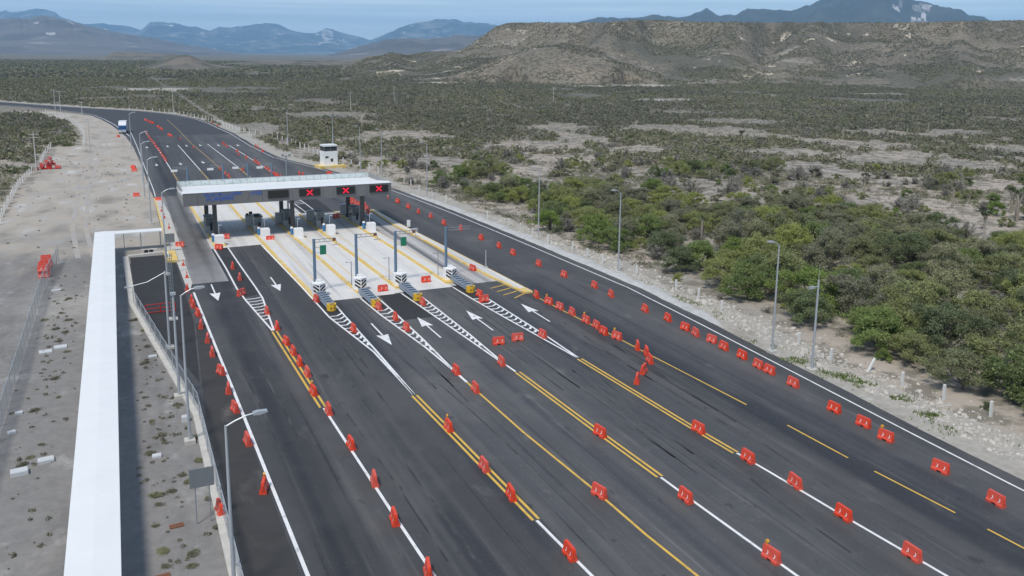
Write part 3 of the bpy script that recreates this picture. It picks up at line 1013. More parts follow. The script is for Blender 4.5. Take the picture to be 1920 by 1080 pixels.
# ------------------------------------------------------------------ crash cushions and chevron blocks
def cushion_tree():
    t = thing('crash_cushion', '', 'crash cushion', (0, 0, 0), 0, 'crash cushions at the island ends')
    b = MB()
    b.box(0, 3.1, 0.0, 0.7, 6.2, 0.09)
    obj('base_rail', b, M['cushion_dark'], t)
    for i in range(6):
        y0 = 0.75 + i * 0.9
        w_ = 0.86 + 0.03 * i
        k = MB()
        for s in (-1, 1):   # folded side fender with a W profile
            pr = [(s * w_ / 2, 0.18), (s * (w_ / 2 + .05), 0.32), (s * (w_ / 2 - .02), 0.45), (s * (w_ / 2 + .05), 0.6), (s * w_ / 2, 0.78),
                  (s * (w_ / 2 - .07), 0.78), (s * (w_ / 2 - .09), 0.45), (s * (w_ / 2 - .07), 0.18)]
            k.extrude_y(pr, y0, y0 + 0.98)
        k.box(0, y0 + 0.45, 0.70, w_ - 0.14, 0.5, 0.1)
        obj('bay', k, M['cushion_grey'], t)
        d = MB()
        d.box(0, y0 + 0.08, 0.12, w_ - 0.16, 0.2, 0.68)
        d.box(0, y0 + 0.5, 0.12, w_ - 0.18, 0.6, 0.5)
        obj('cell', d, M['cushion_dark'], t)
    nb = MB()
    pr = []
    for i in range(9):
        a = PI + PI * i / 8
        pr.append((0.5 * math.cos(a), 0.45 + 0.5 * math.sin(a)))
    nb.prism([(0.5, 0.8)] + [(-x, y) for x, y in pr][0:0] + [(0.5 * math.cos(-PI * i / 8), 0.45 + 0.48 * math.sin(-PI * i / 8)) for i in range(9)] + [(-0.5, 0.8)], 0.08, 0.82)
    nose = obj('nose', nb, M['nose_yellow'], t)
    mk = MB()
    mk.box(0, 0.3, 0.823, 0.5, 0.34, 0.012)
    obj('hatch', mk, M['cushion_dark'], nose)
    for sx in (-.2, .2):
        mk = MB()
        mk.box(sx, 0.0, 0.38, 0.14, 0.08, 0.12)
        obj('reflector', mk, M['cushion_dark'], nose)
    return t


def chevron_tree():
    t = thing('chevron_block', '', 'concrete block', (0, 0, 0), 0, 'chevron blocks at the island ends')
    b = MB()
    # white block with a pointed front (towards -y), 1.45 wide and 1.6 high
    b.prism([(-0.75, 0.9), (-0.75, 0.0), (0, -0.28), (0.75, 0.0), (0.75, 0.9)], 0.2, 1.62)
    b.box(0.05, 0.5, 1.62, 0.6, 0.45, 0.3)
    obj('block', b, M['white_wall'], t)
    f = MB()
    for s in (-1, 1):
        for k in range(3):
            u0 = 0.28 + k * 0.44
            vs = []
            for (u, z) in ((0.06, u0 - .02), (0.70, u0 + 0.46), (0.70, u0 + 0.71), (0.06, u0 + 0.23)):
                z = min(max(z, 0.24), 1.54)
                y = -0.28 + 0.28 * u / 0.75 - 0.012
                vs.append((s * u, y, z))
            f.add(vs, [(0, 1, 2, 3)])
            vs2 = [(x, y + .009, z) for x, y, z in vs]
            f.add(vs2, [(0, 1, 2, 3)])
    obj('chevron_stripes', f, M['black'], t)
    return t


cu0, ch0 = cushion_tree(), chevron_tree()
CU = [(20.2, 90.0, 'blue-grey crash cushion with yellow nose, nearest the lane with the dark arrow'),
      (25.1, 89.6, 'blue-grey crash cushion with yellow nose and a red barrier in front, second from the left'),
      (30.2, 90.1, 'blue-grey crash cushion with yellow nose below the plain blue post with green sign'),
      (37.1, 90.9, 'blue-grey crash cushion with yellow nose, farthest right by the tyre-streaked lane')]
CH = [(20.15, 96.5, 'white block with black chevrons by the dark lane, left one of four'),
      (25.2, 97.1, 'white block with black chevrons behind the second crash cushion from the left'),
      (30.25, 97.2, 'white block with black chevrons between two crosswise red barriers'),
      (36.8, 97.2, 'white block with black chevrons at the right end beside the tyre-streaked lane')]
for i, (x, y, lab) in enumerate(CU):
    if i == 0:
        cu0.location = (x, y, 0)
        cu0['label'] = lab
    else:
        copy_tree(cu0, (x, y, 0), 0, lab)
for i, (x, y, lab) in enumerate(CH):
    if i == 0:
        ch0.location = (x, y, 0)
        ch0['label'] = lab
    else:
        copy_tree(ch0, (x, y, 0), 0, lab)

# ------------------------------------------------------------------ blue gantry posts
def blue_post(x, y, label, sign=False, side=1, arm=2.5, far=False, camera_box=True):
    t = thing('sign_post', label, 'sign post', (x, y, 0), 0, 'blue cantilever posts of the toll plaza')
    p = MB()
    p.cyl((0, 0, 0), (0, 0, 6.5), 0.19, 0.17, 10)
    p.box(0, 0, 0, 0.55, 0.55, 0.05)
    obj('post', p, M['blue_pole'], t)
    a = MB()
    a.tube([(0.1 * side, 0, 6.42), (arm * side, 0, 6.42)], 0.045)
    a.tube([(0.1 * side, 0, 6.08), ((arm - .2) * side, 0, 6.08)], 0.045)
    for k in range(1, 4):
        a.tube([(side * arm * k / 4, 0, 6.08), (side * arm * k / 4, 0, 6.42)], 0.025)
    obj('arm', a, M['galv_dark'], t)
    if sign:
        s = MB()
        s.box(1.05, -0.02, 4.55, 0.74, 0.06, 1.12)
        g = obj('green_panel', s, M['green_sign'], t)
        b = MB()
        b.tube([(0.15, 0, 5.45), (0.75, 0, 5.45)], 0.03)
        b.tube([(0.15, 0, 4.8), (0.75, 0, 4.8)], 0.03)
        obj('bracket', b, M['galv_dark'], t)
    if camera_box and not far:
        c = MB()
        c.box(side * (arm - .1), 0, 6.1, 0.34, 0.3, 0.34)
        obj('camera', c, M['rust'], t)
        q = MB()
        q.box(side * (arm + .15), -0.05, 5.62, 0.9, 0.2, 0.06)
        q.tube([(side * (arm + .15), 0, 6.1), (side * (arm + .15), 0, 5.65)], 0.03)
        obj('sign_plate', q, M['galv'], t)
    if far:
        q = MB()
        q.box(side * (arm - .1), 0, 5.55, 1.15, 0.12, 0.42)
        obj('sign_plate', q, M['white_roof'], t)
        d = MB()
        d.tube([(side * (arm - .1), 0, 5.97), (side * (arm - .1), 0, 6.42)], 0.03)
        obj('bracket', d, M['galv_dark'], t)
    return t

blue_post(20.1, 98.5, 'blue steel post with green sign behind the left chevron block', True)
blue_post(25.35, 99.4, 'blue steel post without green sign behind the second chevron block', False)
blue_post(30.25, 99.3, 'blue steel post with green sign behind the third chevron block', True)
blue_post(36.85, 99.2, 'blue steel post with a long thin arm behind the right chevron block', False, 1, 3.4, camera_box=False)
for i, (x, y) in enumerate([(11.6, 171.8), (18.1, 172.0), (22.8, 172.5), (27.2, 171.4)]):
    blue_post(x, y, ['blue post beyond the canopy roof hanging a white plate, leftmost', 'blue post beyond the canopy roof hanging a white plate, second from left',
                     'blue post beyond the canopy roof hanging a white plate, second from right', 'blue post beyond the canopy roof hanging a white plate, rightmost'][i], False, -1, 2.4, True)
# thin gate poles on the islands
for i, (x, y) in enumerate([(24.75, 99.6), (29.6, 100.0), (36.1, 100.1)]):
    t = thing('gate_pole', f'thin grey pole on the yellow island tip, {["left", "middle", "right"][i]} one of three', 'pole', (x, y, 0.2), 0, 'thin poles on island tips')
    p = MB()
    p.cyl((0, 0, 0), (0, 0, 2.9), 0.05, 0.045, 6)
    p.box(0, 0, 0, .2, .2, .04)
    obj('pole', p, M['galv_dark'], t)
    p = MB()
    p.tube([(0, 0, 2.8), (-0.6, 0, 2.84)], 0.025)
    p.box(-0.6, 0, 2.8, 0.14, 0.1, 0.1)
    obj('arm', p, M['galv_dark'], t)
t = thing('traffic_post', 'grey steel post standing on the wedge kerb right of the lanes', 'post', (43.3, 101.4, 0.2))
p = MB()
p.cyl((0, 0, 0), (0, 0, 2.3), 0.075, 0.07, 8)
p.box(0, 0, 0, .5, .5, .06)
obj('pole', p, M['galv'], t)
t = thing('marker_block', 'white upright block on the outer edge of the wedge kerb', 'block', (42.2, 131.0, 0.2))
p = MB()
p.box(0, 0, 0, 0.45, 0.4, 1.0)
p.box(0, 0, 1.0, 0.5, 0.45, 0.05)
obj('block', p, M['white_wall'], t)
t = thing('kerb_box', 'low grey box set in the gap of the wedge kerb', 'box', (41.9, 127.0, 0.2))
p = MB()
p.box(0, 0, 0, 0.9, 0.7, 0.42)
p.box(0, 0, 0.42, 0.95, 0.75, 0.05)
obj('box', p, M['galv'], t)

# ------------------------------------------------------------------ toll canopy
can = thing('toll_canopy', 'grey toll canopy with white roof and red cross panels spanning the lanes', 'toll canopy', (8.1, 132, 0))
def canopy_part(name, mb, m, parent=can):
    return obj(name, mb, m, parent)
CWX = 31.6
b = MB()
segs = [0, 2.0, 5.2, 9.3, 11.3, 15.8, 20.6, 22.2, 25.9, 27.5, CWX]
for a, c in zip(segs[:-1], segs[1:]):
    b.box((a + c) / 2, 0.12, 5.55, (c - a) - 0.03, 0.24, 1.9)
b.box(CWX / 2, 0.16, 5.53, CWX - .1, 0.2, 0.1)
canopy_part('fascia', b, M['canopy_grey'])
b = MB()
b.box(0.1, 6.8, 5.55, 0.2, 13.0, 1.9)
b.box(CWX - 0.1, 6.8, 5.55, 0.2, 13.0, 1.9)
canopy_part('side_fascia', b, M['canopy_end_lit'])
b = MB()
b.box(CWX / 2, 6.8, 5.56, CWX - .5, 12.9, 0.1)
canopy_part('soffit', b, M['canopy_grey'])
b = MB()
prof = [(0.0, 7.38), (0.0, 7.47), (2.3, 7.47), (6.2, 7.02), (6.21, 6.86), (12.95, 6.62), (12.95, 6.4), (6.2, 6.6), (0.3, 7.1)]
b.extrude_x(prof, -0.06, CWX + .06)
canopy_part('roof', b, M['white_roof'])
b = MB()
npan = 26
for i in range(npan):
    x0 = 0.1 + i * (CWX - .2) / npan
    b.box(x0 + (CWX - .2) / npan / 2, 13.1, 6.5, (CWX - .2) / npan - 0.1, 0.08, 0.92)
canopy_part('back_panels', b, M['pale_panel'])
b = MB()
for i in range(npan + 1):
    x0 = 0.1 + i * (CWX - .2) / npan
    b.box(x0, 13.14, 6.45, 0.09, 0.14, 1.02)
b.box(CWX / 2, 13.14, 7.43, CWX, 0.16, 0.07)
canopy_part('back_frame', b, M['galv'])
for (cx, cy) in ((4.55, 2.7), (4.1, 11.2), (16.3, 3.4), (16.0, 11.7), (27.5, 2.9), (27.2, 11.3)):
    b = MB()
    b.box(cx, cy, 0.2, 0.62, 0.5, 5.37)
    b.box(cx, cy, 0.2, 0.9, 0.8, 0.4)
    canopy_part('column', b, M['column'])
for (x0, x1, lit) in ((12.16, 15.2, False), (16.86, 20.03, True), (22.67, 25.54, True), (28.0, 30.97, True)):
    b = MB()
    b.box((x0 + x1) / 2, -0.06, 6.06, x1 - x0, 0.12, 1.14)
    pn = canopy_part('message_panel', b, M['panel_black'])
    b = MB()
    for zz in (6.03, 7.2):
        b.box((x0 + x1) / 2, -0.075, zz, x1 - x0 + .1, 0.15, 0.05)
    for xx in (x0 - .025, x1 + .025):
        b.box(xx, -0.075, 6.08, 0.05, 0.15, 1.12)
    canopy_part('frame', b, M['column'], pn)
    if lit:
        b = MB()
        cx, cz = (x0 + x1) / 2, 6.62
        for s in (-1, 1):
            for k in np.linspace(-1, 1, 9):     # a cross of lamps
                for dx in (-.07, .07):
                    b.box(cx + s * k * 0.38 + dx, -0.135, cz + k * 0.36 - .06, 0.12, 0.03, 0.12)
        canopy_part('red_cross', b, M['led_red'], pn)
# blue lettering too small to read: strokes of letter height in two lines and one short block
b = MB()
def strokes(x0, x1, z0, h, seed):
    r = random.Random(seed)
    x = x0
    while x < x1:
        w_ = h * r.uniform(0.45, 0.75)
        kind = r.randint(0, 3)
        th = h * 0.17
        b.box(x + th / 2, -0.02, z0, th, 0.04, h)
        if kind != 1:
            b.box(x + w_ / 2 + th / 2, -0.02, z0 + h - th, w_ - th, 0.04, th)
        if kind in (0, 2):
            b.box(x + w_ / 2 + th / 2, -0.02, z0 + h * .45, w_ - th, 0.04, th)
        if kind in (1, 3):
            b.box(x + w_ / 2 + th / 2, -0.02, z0, w_ - th, 0.04, th)
        if kind in (2, 3):
            b.box(x + w_, -0.02, z0 + th, th, 0.04, h - 2 * th)
        x += w_ + h * r.uniform(.22, .3)
for args in ((2.9, 8.0, 6.86, 0.42, 1), (3.3, 6.9, 6.15, 0.55, 2), (9.6, 11.0, 6.75, 0.5, 3)):
    b = MB()
    strokes(*args)
    canopy_part('blue_lettering', b, M['letter_blue'])

# ------------------------------------------------------------------ booths, cabinets, end blocks on the islands
def booth(x, y, label, w_=1.35, d_=2.3, h_=2.4):
    t = thing('toll_booth', label, 'toll booth', (x, y, 0.2), 0, 'toll booths under the canopy')
    b = MB()
    b.box(0, 0, 0, w_, d_, 1.05)
    for sx in (-1, 1):
        for sy in (-1, 1):
            b.box(sx * (w_ / 2 - .05), sy * (d_ / 2 - .05), 1.05, 0.1, 0.1, h_ - 1.05)
    b.box(0, d_ / 2 - .04, 1.05, w_ - .2, 0.08, h_ - 1.05)
    obj('wall', b, M['booth_grey'], t)
    b = MB()
    b.box(0, -d_ / 2 + .06, 1.05, w_ - .2, 0.03, h_ - 1.1)
    for sx in (-1, 1):
        b.box(sx * (w_ / 2 - .06), 0, 1.05, 0.03, d_ - .2, h_ - 1.1)
    obj('window', b, M['glass_grey'], t)
    b = MB()
    b.box(0, 0, h_, w_ + .2, d_ + .2, 0.1)
    b.box(0, 0.2, h_ + .1, w_ * .6, d_ * .4, 0.18)
    obj('roof', b, M['panel_black'] if 'black roof' in label else M['galv_dark'], t)
    b = MB()
    b.box(0.2, -d_ / 2 - .02, 0.35, 0.36, 0.04, 1.2)
    dr = obj('screen', b, M['black'], t)
    return t

booth(12.15, 139.0, 'grey toll booth between the two left canopy columns')
booth(19.1, 136.8, 'grey toll booth with black roof on the second island')
booth(24.2, 139.3, 'grey toll booth between the two middle canopy columns')
booth(29.0, 137.2, 'grey toll booth beside the open asphalt lane')
booth(35.3, 139.2, 'grey toll booth between the two right canopy columns')
for (x, y, lab) in ((18.5, 141.0, 'grey equipment cabinet with black boxes behind the second island booth'), (23.3, 141.5, 'pale grey cabinet behind the middle column booth'),
                    (28.5, 141.8, 'pale grey cabinet next to the open asphalt lane'), (35.1, 145.6, 'pale grey cabinet behind the right columns')):
    t = thing('equipment_cabinet', lab, 'cabinet', (x, y, 0.2), 0, 'cabinets under the canopy')
    b = MB()
    b.box(0, 0, 0, 1.15, 0.9, 1.75)
    obj('body', b, M['booth_grey'], t)
    b = MB()
    b.box(0, 0, 1.75, 1.22, 0.96, 0.06)
    obj('lid', b, M['galv'], t)
    b = MB()
    b.box(0.28, -0.46, 0.2, 0.5, 0.03, 1.4)
    b.box(-0.28, -0.46, 0.2, 0.5, 0.03, 1.4)
    obj('door', b, M['galv'], t)
    if 'black' in lab:
        b = MB()
        b.box(-0.3, 0, 1.81, 0.4, 0.4, 0.3)
        b.box(0.25, 0, 1.81, 0.5, 0.4, 0.55)
        obj('camera_box', b, M['black'], t)
BL = [(12.55, 129.0, 'at the left lane'), (19.5, 131.5, 'beside a crosswise red barrier'), (24.2, 129.8, 'under the middle canopy columns'), (29.35, 130.6, 'next to the open asphalt lane'), (35.65, 130.0, 'under the right canopy columns')]
for i, (x, y, where) in enumerate(BL):
    t = thing('concrete_block', f'white concrete block on its island end {where}', 'concrete block', (x, y, 0.2), 0, 'white end blocks before the booths')
    b = MB()
    b.box(0, 0, 0, 1.3, 1.0, 1.32)
    b.box(0, 0.02, 1.32, 1.16, 0.88, 0.05)
    obj('block', b, M['white_wall'], t)
    t = thing('bollard', f'blue bollard with white cap behind the white block {where}', 'bollard', (x - 0.62, y + 2.0, 0.2), 0, 'blue bollards before the booths')
    b = MB()
    b.cyl((0, 0, 0), (0, 0, 1.0), 0.24, 0.24, 12)
    obj('body', b, M['blue'], t)
    b = MB()
    b.cyl((0, 0, 1.0), (0, 0, 1.22), 0.25, 0.2, 12)
    obj('cap', b, M['white_wall'], t)
    t = thing('lane_light', f'thin pale lamp pole by the white block {where}', 'pole', (x + 0.15, y + 1.3, 0.2), 0, 'thin lamp poles before the booths')
    b = MB()
    b.cyl((0, 0, 0), (0, 0, 2.6), 0.05, 0.05, 6)
    obj('pole', b, M['galv'], t)
    b = MB()
    b.box(0.18, 0, 2.5, 0.45, 0.16, 0.14)
    obj('lamp', b, M['galv'], t)

# ------------------------------------------------------------------ red water barriers
def barrier_body(mb, lod=2):
    L2 = 0.575
    # body: tapering section with a stepped foot, slots cut at the middle of the foot
    prof = [(-.21, .12), (-.21, .20), (-.165, .26), (-.10, .68), (-.075, .74), (.075, .74), (.10, .68), (.165, .26), (.21, .20), (.21, .12)]
    mb.extrude_y(prof, -L2, L2)
    for s in (-1, 1):
        mb.box(0, s * 0.37, 0.0, 0.46, 0.40, 0.135)
    if lod > 1:
        mb.box(0, 0, 0.735, 0.19, 1.10, 0.045)
        mb.box(0, -L2 + .12, 0.775, 0.10, 0.12, 0.035)
        for s in (-1, 1):
            mb.box(0, s * (L2 + .02), 0.3, 0.09, 0.06, 0.34)
            for q in (-1, 1):      # raised rib at the foot
                mb.extrude_y([(q * .165, .27), (q * .245, .15), (q * .245, .10), (q * .2, .10)], s * .37 - .19, s * .37 + .19)
    return mb


def crescent(mb, side, y0):
    """pale arc painting the lit inner edge of a round carry hole on a side face"""
    ring = []
    for k in range(9):
        a = PI - 1.0 + 2.5 * k / 8
        for r, dx in ((0.085, .014), (0.15, .014)):
            yy, zz = y0 + r * math.cos(a), 0.44 + r * 1.05 * math.sin(a)
            xs = 0.165 - (zz - .26) / .42 * .065 + dx
            ring.append((side * xs, yy, zz))
    fs = [(2 * k, 2 * k + 1, 2 * k + 3, 2 * k + 2) for k in range(8)]
    mb.add(ring, fs)
    mb.add([(x - side * .02, y, z) for x, y, z in ring], fs)
    return mb


bb = thing('water_barrier', '', 'road barrier')
obj('body', barrier_body(MB()), M['red_plastic'], bb)
for side in (-1, 1):
    for y0 in (-.26, .26):
        obj('lit_hole_edge', crescent(MB(), side, y0), M['pink_white'], bb)  # pale colour stands for light catching the inner edge of the hole
for ch in list(bb.children):
    ch.hide_render = False
bl = thing('water_barrier', '', 'road barrier')
for ch in bb.children:
    c = ch.copy()
    C.objects.link(c)
    c.parent = bl
lm = MB()
lm.cyl((0, 0.38, .78), (0, .38, .86), 0.045, 0.045, 8)
lm.cyl((-0.055, 0.38, .98), (0.055, 0.38, .98), 0.11, 0.11, 14)
obj('warning_lamp', lm, M['amber'], bl)
far_me = barrier_body(MB(), 1).mesh('water_barrier', [M['red_plastic']])
proto_used = {'b': False, 'l': False}


def place_barrier(x, y, rz, label, group, lamp=False, z=0.0, far=False, tilt=None, m=None):
    if far:
        o = link('water_barrier', far_me, None, (x, y, z), rz)
        if tilt:
            o.rotation_euler = (tilt[0], tilt[1], rz)
        return tag(o, label, 'road barrier', group)
    k = 'l' if lamp else 'b'
    src = bl if lamp else bb
    if not proto_used[k]:
        proto_used[k] = True
        src.location = (x, y, z)
        src.rotation_euler = (tilt[0] if tilt else 0, tilt[1] if tilt else 0, rz)
        src['label'] = label
        src['group'] = group
        return src
    return copy_tree(src, (x, y, z), rz, label, group, tilt)


ROWS = {
    'edge_left': [(6.3, 104.9), (6.4, 99.9), (6.4, 97.8), (6.6, 94.3), (6.5, 89.9), (6.7, 85.1), (6.7, 80.8), (6.9, 75.6), (7.0, 71.0), (7.0, 66.8), (7.1, 60.5), (7.1, 53.1, 'l')],
    'first_line': [(12.6, 114.2), (12.7, 108.0), (11.9, 100.6, 't'), (13.5, 92.2), (13.6, 86.4), (13.6, 81.3), (13.7, 78.2), (13.7, 75.1), (13.8, 72.2), (13.4, 67.8, 'l'), (13.7, 63.5), (13.8, 56.9), (13.9, 51.1), (13.7, 46.0), (13.8, 40.1)],
    'second_line': [(19.4, 94.8), (20.6, 82.6), (21.3, 56.9, 'l'), (21.3, 50.0), (21.4, 45.8), (21.7, 38.5)],
    'third_line': [(25.1, 89.0), (25.7, 84.7), (25.7, 80.9), (26.0, 67.5), (26.0, 63.0), (26.7, 43.7)],
    'fourth_line': [(30.2, 88.9), (30.6, 67.9), (31.3, 51.4), (31.5, 41.0), (32.0, 33.6, 'l')],
    'fifth_line': [(37.4, 89.4), (37.0, 87.2, 'x'), (37.6, 73.4), (38.5, 49.0), (38.8, 43.7), (39.3, 39.6), (39.2, 35.3), (39.5, 30.5)],
    'yellow_line': [(43.4, 86.5), (43.5, 83.5, 'l'), (43.7, 81.2), (44.0, 78.9), (44.0, 75.8, 'l'), (44.1, 73.8), (43.8, 71.8), (44.2, 69.9, 'l'), (44.5, 66.6, 't'), (44.4, 64.9, 'y'), (43.5, 63.0, 'y'), (41.5, 61.0, 't'), (39.7, 59.3, 't')],
    'edge_right': [(47.7, 154.7), (47.8, 148.4), (47.9, 142.9), (48.5, 138.1), (48.5, 131.5), (49.5, 126.3), (49.7, 118.3), (50.0, 112.2), (50.0, 107.3), (50.5, 100.1), (50.9, 93.6), (51.9, 87.6), (51.7, 83.4), (52.1, 76.8), (52.5, 73.0), (52.3, 69.6), (52.2, 67.7), (52.4, 65.3), (52.2, 63.2), (52.2, 60.5), (51.9, 57.9), (51.9, 56.4), (51.7, 53.2), (50.9, 47.7), (50.9, 44.7), (50.5, 42.2, 'l'), (50.0, 37.1), (49.5, 32.6)],
    'behind_a': [(29.3, 270.5), (29.5, 265.6), (30.6, 251.8), (30.0, 243.7), (30.9, 235.6), (31.9, 227.9), (31.9, 224.3), (32.0, 220.9), (32.4, 213.1), (32.5, 209.9), (32.5, 205.9), (32.4, 202.0), (32.6, 200.0), (32.7, 198.1), (32.9, 195.3)],
    'behind_b': [(22.0, 214.9), (22.2, 205.8), (22.4, 201.1)],
    'behind_c': [(26.7, 211.1), (38.0, 199.9), (38.4, 197.9), (44.4, 197.5, 'x')],
    'far_left_row': [(9.2, 322.1), (9.3, 311.7), (9.4, 301.9), (9.6, 294.4), (9.8, 287.3), (10.1, 282.1), (10.1, 277.2), (10.3, 270.8), (10.5, 264.7), (10.6, 258.9), (10.7, 252.0), (10.8, 245.4), (10.9, 240.3), (11.0, 235.5)],
    'far_curve': [(10.9, 379.7), (11.5, 373.6), (12.3, 367.7), (13.0, 362.0), (14.1, 343.5), (14.5, 336.2), (14.8, 331.4), (15.9, 309.5), (16.3, 305.4)],
    'far_mid': [(20.1, 265.8), (29.4, 275.4), (18.3, 293.3)],
    'under_right': [(39.7, 159.1, 'x'), (39.7, 157.2, 'x'), (39.7, 154.7, 'x'), (40.8, 152.4), (40.2, 149.1), (39.5, 146.0)],
    'verge_far': [(34.6, 358.0), (34.9, 341.9), (37.6, 264.4), (37.6, 259.7), (37.3, 249.4)],
}
WHERE = {
    'edge_left': ('left white edge line', 'barriers along the left edge line'),
    'first_line': ('leftmost lane line', 'barriers along the first lane line'),
    'second_line': ('line below the left crash cushion', 'barriers along the second lane line'),
    'third_line': ('single yellow line', 'barriers along the single yellow line'),
    'fourth_line': ('line below the third crash cushion', 'barriers along the fourth lane line'),
    'fifth_line': ('line below the right crash cushion', 'barriers along the fifth lane line'),
    'yellow_line': ('thin yellow line right', 'barriers along the thin yellow line'),
    'edge_right': ('right white edge line', 'barriers along the right edge line'),
    'behind_a': ('white line beyond the canopy', 'barriers on the right line beyond the canopy'),
    'behind_b': ('yellow line beyond the canopy', 'barriers on the yellow line beyond the canopy'),
    'behind_c': ('open asphalt beyond the canopy', 'barriers on open asphalt beyond the canopy'),
    'far_left_row': ('far left lane line', 'barriers on the far left line'),
    'far_curve': ('far curve of the road', 'barriers at the far curve'),
    'far_mid': ('far lanes apart from the rows', 'single barriers on the far lanes'),
    'under_right': ('asphalt under the canopy end', 'barriers under the right canopy end'),
    'verge_far': ('far right verge', 'barriers on the far verge'),
}
for key, pts in ROWS.items():
    where, grp = WHERE[key]
    pts = sorted(pts, key=lambda p: p[1])
    for i, p in enumerate(pts):
        x, y = p[0], p[1]
        fl_ = p[2] if len(p) > 2 else ''
        rz = random.gauss(0, 0.11)
        look = 'red plastic barrier'
        if fl_ == 'x':
            rz += PI / 2
            look = 'crosswise red barrier'
        if fl_ == 't':
            rz -= 0.75
            look = 'slanting red barrier'
        if fl_ == 'l':
            look = 'lamp-topped red barrier'
        if fl_ == 'y':
            rz -= 0.25
        if key in ('far_curve',):
            rz += 0.5
        place_barrier(x, y, rz, f'{look}, {nth(i)} from the camera on the {where}', grp, fl_ == 'l', 0.006, far=(y > 165))
SINGLE = [(13.9, 133.3, 1.5, 'crosswise red barrier in the second lane beside the left canopy column'), (12.2, 126.4, 0.9, 'red barrier in front of the white block at the left lane'),
          (19.9, 129.4, 1.5, 'crosswise red barrier in front of the second white block'), (27.6, 96.0, 1.55, 'crosswise red barrier closing the lane between second and third chevron blocks'),
          (33.7, 97.9, 1.6, 'crosswise red barrier closing the lane between third and fourth chevron blocks'), (32.6, 73.1, 1.5, 'crosswise red barrier alone on the asphalt, left of a pair'),
          (34.8, 73.4, 1.45, 'crosswise red barrier alone on the asphalt, right of a pair'), (33.3, 143.6, 1.5, 'dark crosswise red barrier closing the open asphalt lane under the canopy'),
          (7.2, 130.1, 1.5, 'crosswise red barrier by the grey sign board at the left lane'), (6.3, 172.8, 1.3, 'red barrier at the far tip of the left pavement'),
          (41.3, 101.1, 0.2, 'red barrier leaning at the yellow wedge kerb'), (4.2, 51.3, 0.1, 'red barrier at the wire fence behind the nearest lamp post'),
          (0.3, 308.8, 0.6, 'orange red barrier on gravel beside the truck'), (3.1, 218.8, 1.2, 'red barrier on the dirt left of the far lamp posts, nearer one'),
          (3.0, 225.0, 1.0, 'red barrier on the dirt left of the far lamp posts, farther one'), (2.6, 180.2, 1.4, 'red barrier lying on the dirt beside the left pavement')]
for x, y, rz, lab in SINGLE:
    place_barrier(x, y, rz, lab, 'single red barriers', False, 0.006 if x > 4 else -0.02, far=(y > 165))
# stacked barriers by the left wire fence, faded heap farther off
for i in range(6):
    for k in range(2):
        place_barrier(-9.55 + random.uniform(-.1, .1), 118.3 + i * 1.25, PI / 2 + random.gauss(0, .04), f'red barrier in the left fence stack, {["lower", "upper"][k]} layer, {nth(i)} from camera', 'stacked barriers by the left fence', z=-.03 + k * .8, far=False)
hp = 0
for (dx, dy, z, tx, ty, rz) in [(-2.4, 0, 0, 0, .1, .3), (-1.2, .3, 0, .0, 1.2, .8), (0, 0, 0, .2, 0, 1.4), (1.2, .4, 0, 0, 1.3, .4), (2.0, .1, .1, 0, .4, 1.2), (-1.4, .5, .75, .3, 0.2, 1.1), (-.3, .5, .8, .1, .9, .5), (.9, .6, .8, .2, .3, 1.5),
                               (-.5, .7, 1.5, .4, .3, .9), (.5, .8, 1.55, .1, 1.0, .2), (0.1, 1.4, 0, 0, .2, 1), (1.6, 1.5, .1, 0, .5, .3), (-1.5, 1.6, .1, .2, 0, .8), (0, 1.4, .8, .2, .2, .3), (.2, 1.0, 2.2, .3, .5, .7)]:
    o = place_barrier(-15.4 + dx * 1.0, 229.5 + dy, rz, 'faded dark red barrier tumbled in the far heap by the left posts', 'heap of faded barriers', z=z - .02, far=True, tilt=(tx, ty))
    o.material_slots[0].link = 'OBJECT'
    o.material_slots[0].material = M['red_faded']

# traffic cones
def cone_me():
    b = MB()
    b.mat(0).box(0, 0, 0, 0.42, 0.42, 0.05)
    b.cyl((0, 0, 0.05), (0, 0, 0.86), 0.17, 0.035, 12)
    return b
cone0 = thing('traffic_cone', '', 'traffic cone')
obj('body', cone_me(), M['orange'], cone0)
b = MB()
b.cyl((0, 0, 0.45), (0, 0, 0.58), 0.108, 0.086, 12)
obj('band', b, M['pink_white'], cone0)
for i, (x, y, lab) in enumerate([(6.75, 111.4, 'nearest on the ramp by the white line end'), (6.8, 118.2, 'second on the pavement ramp'), (6.5, 144.0, 'on the left pavement beside the walkway end'),
                                 (6.3, 153.3, 'on the left pavement, nearer of two below the far barrier'), (6.2, 160.3, 'on the left pavement, farther of two below the far barrier'), (47.4, 160.1, 'at the right canopy end on asphalt')]):
    z = 0.15 if 121 < y < 176 and x < 10 else 0.008
    lab = 'orange traffic cone ' + lab
    if i == 0:
        cone0.location = (x, y, z)
        cone0['label'] = lab
        cone0['group'] = 'traffic cones'
    else:
        copy_tree(cone0, (x, y, z), 0, lab, 'traffic cones')

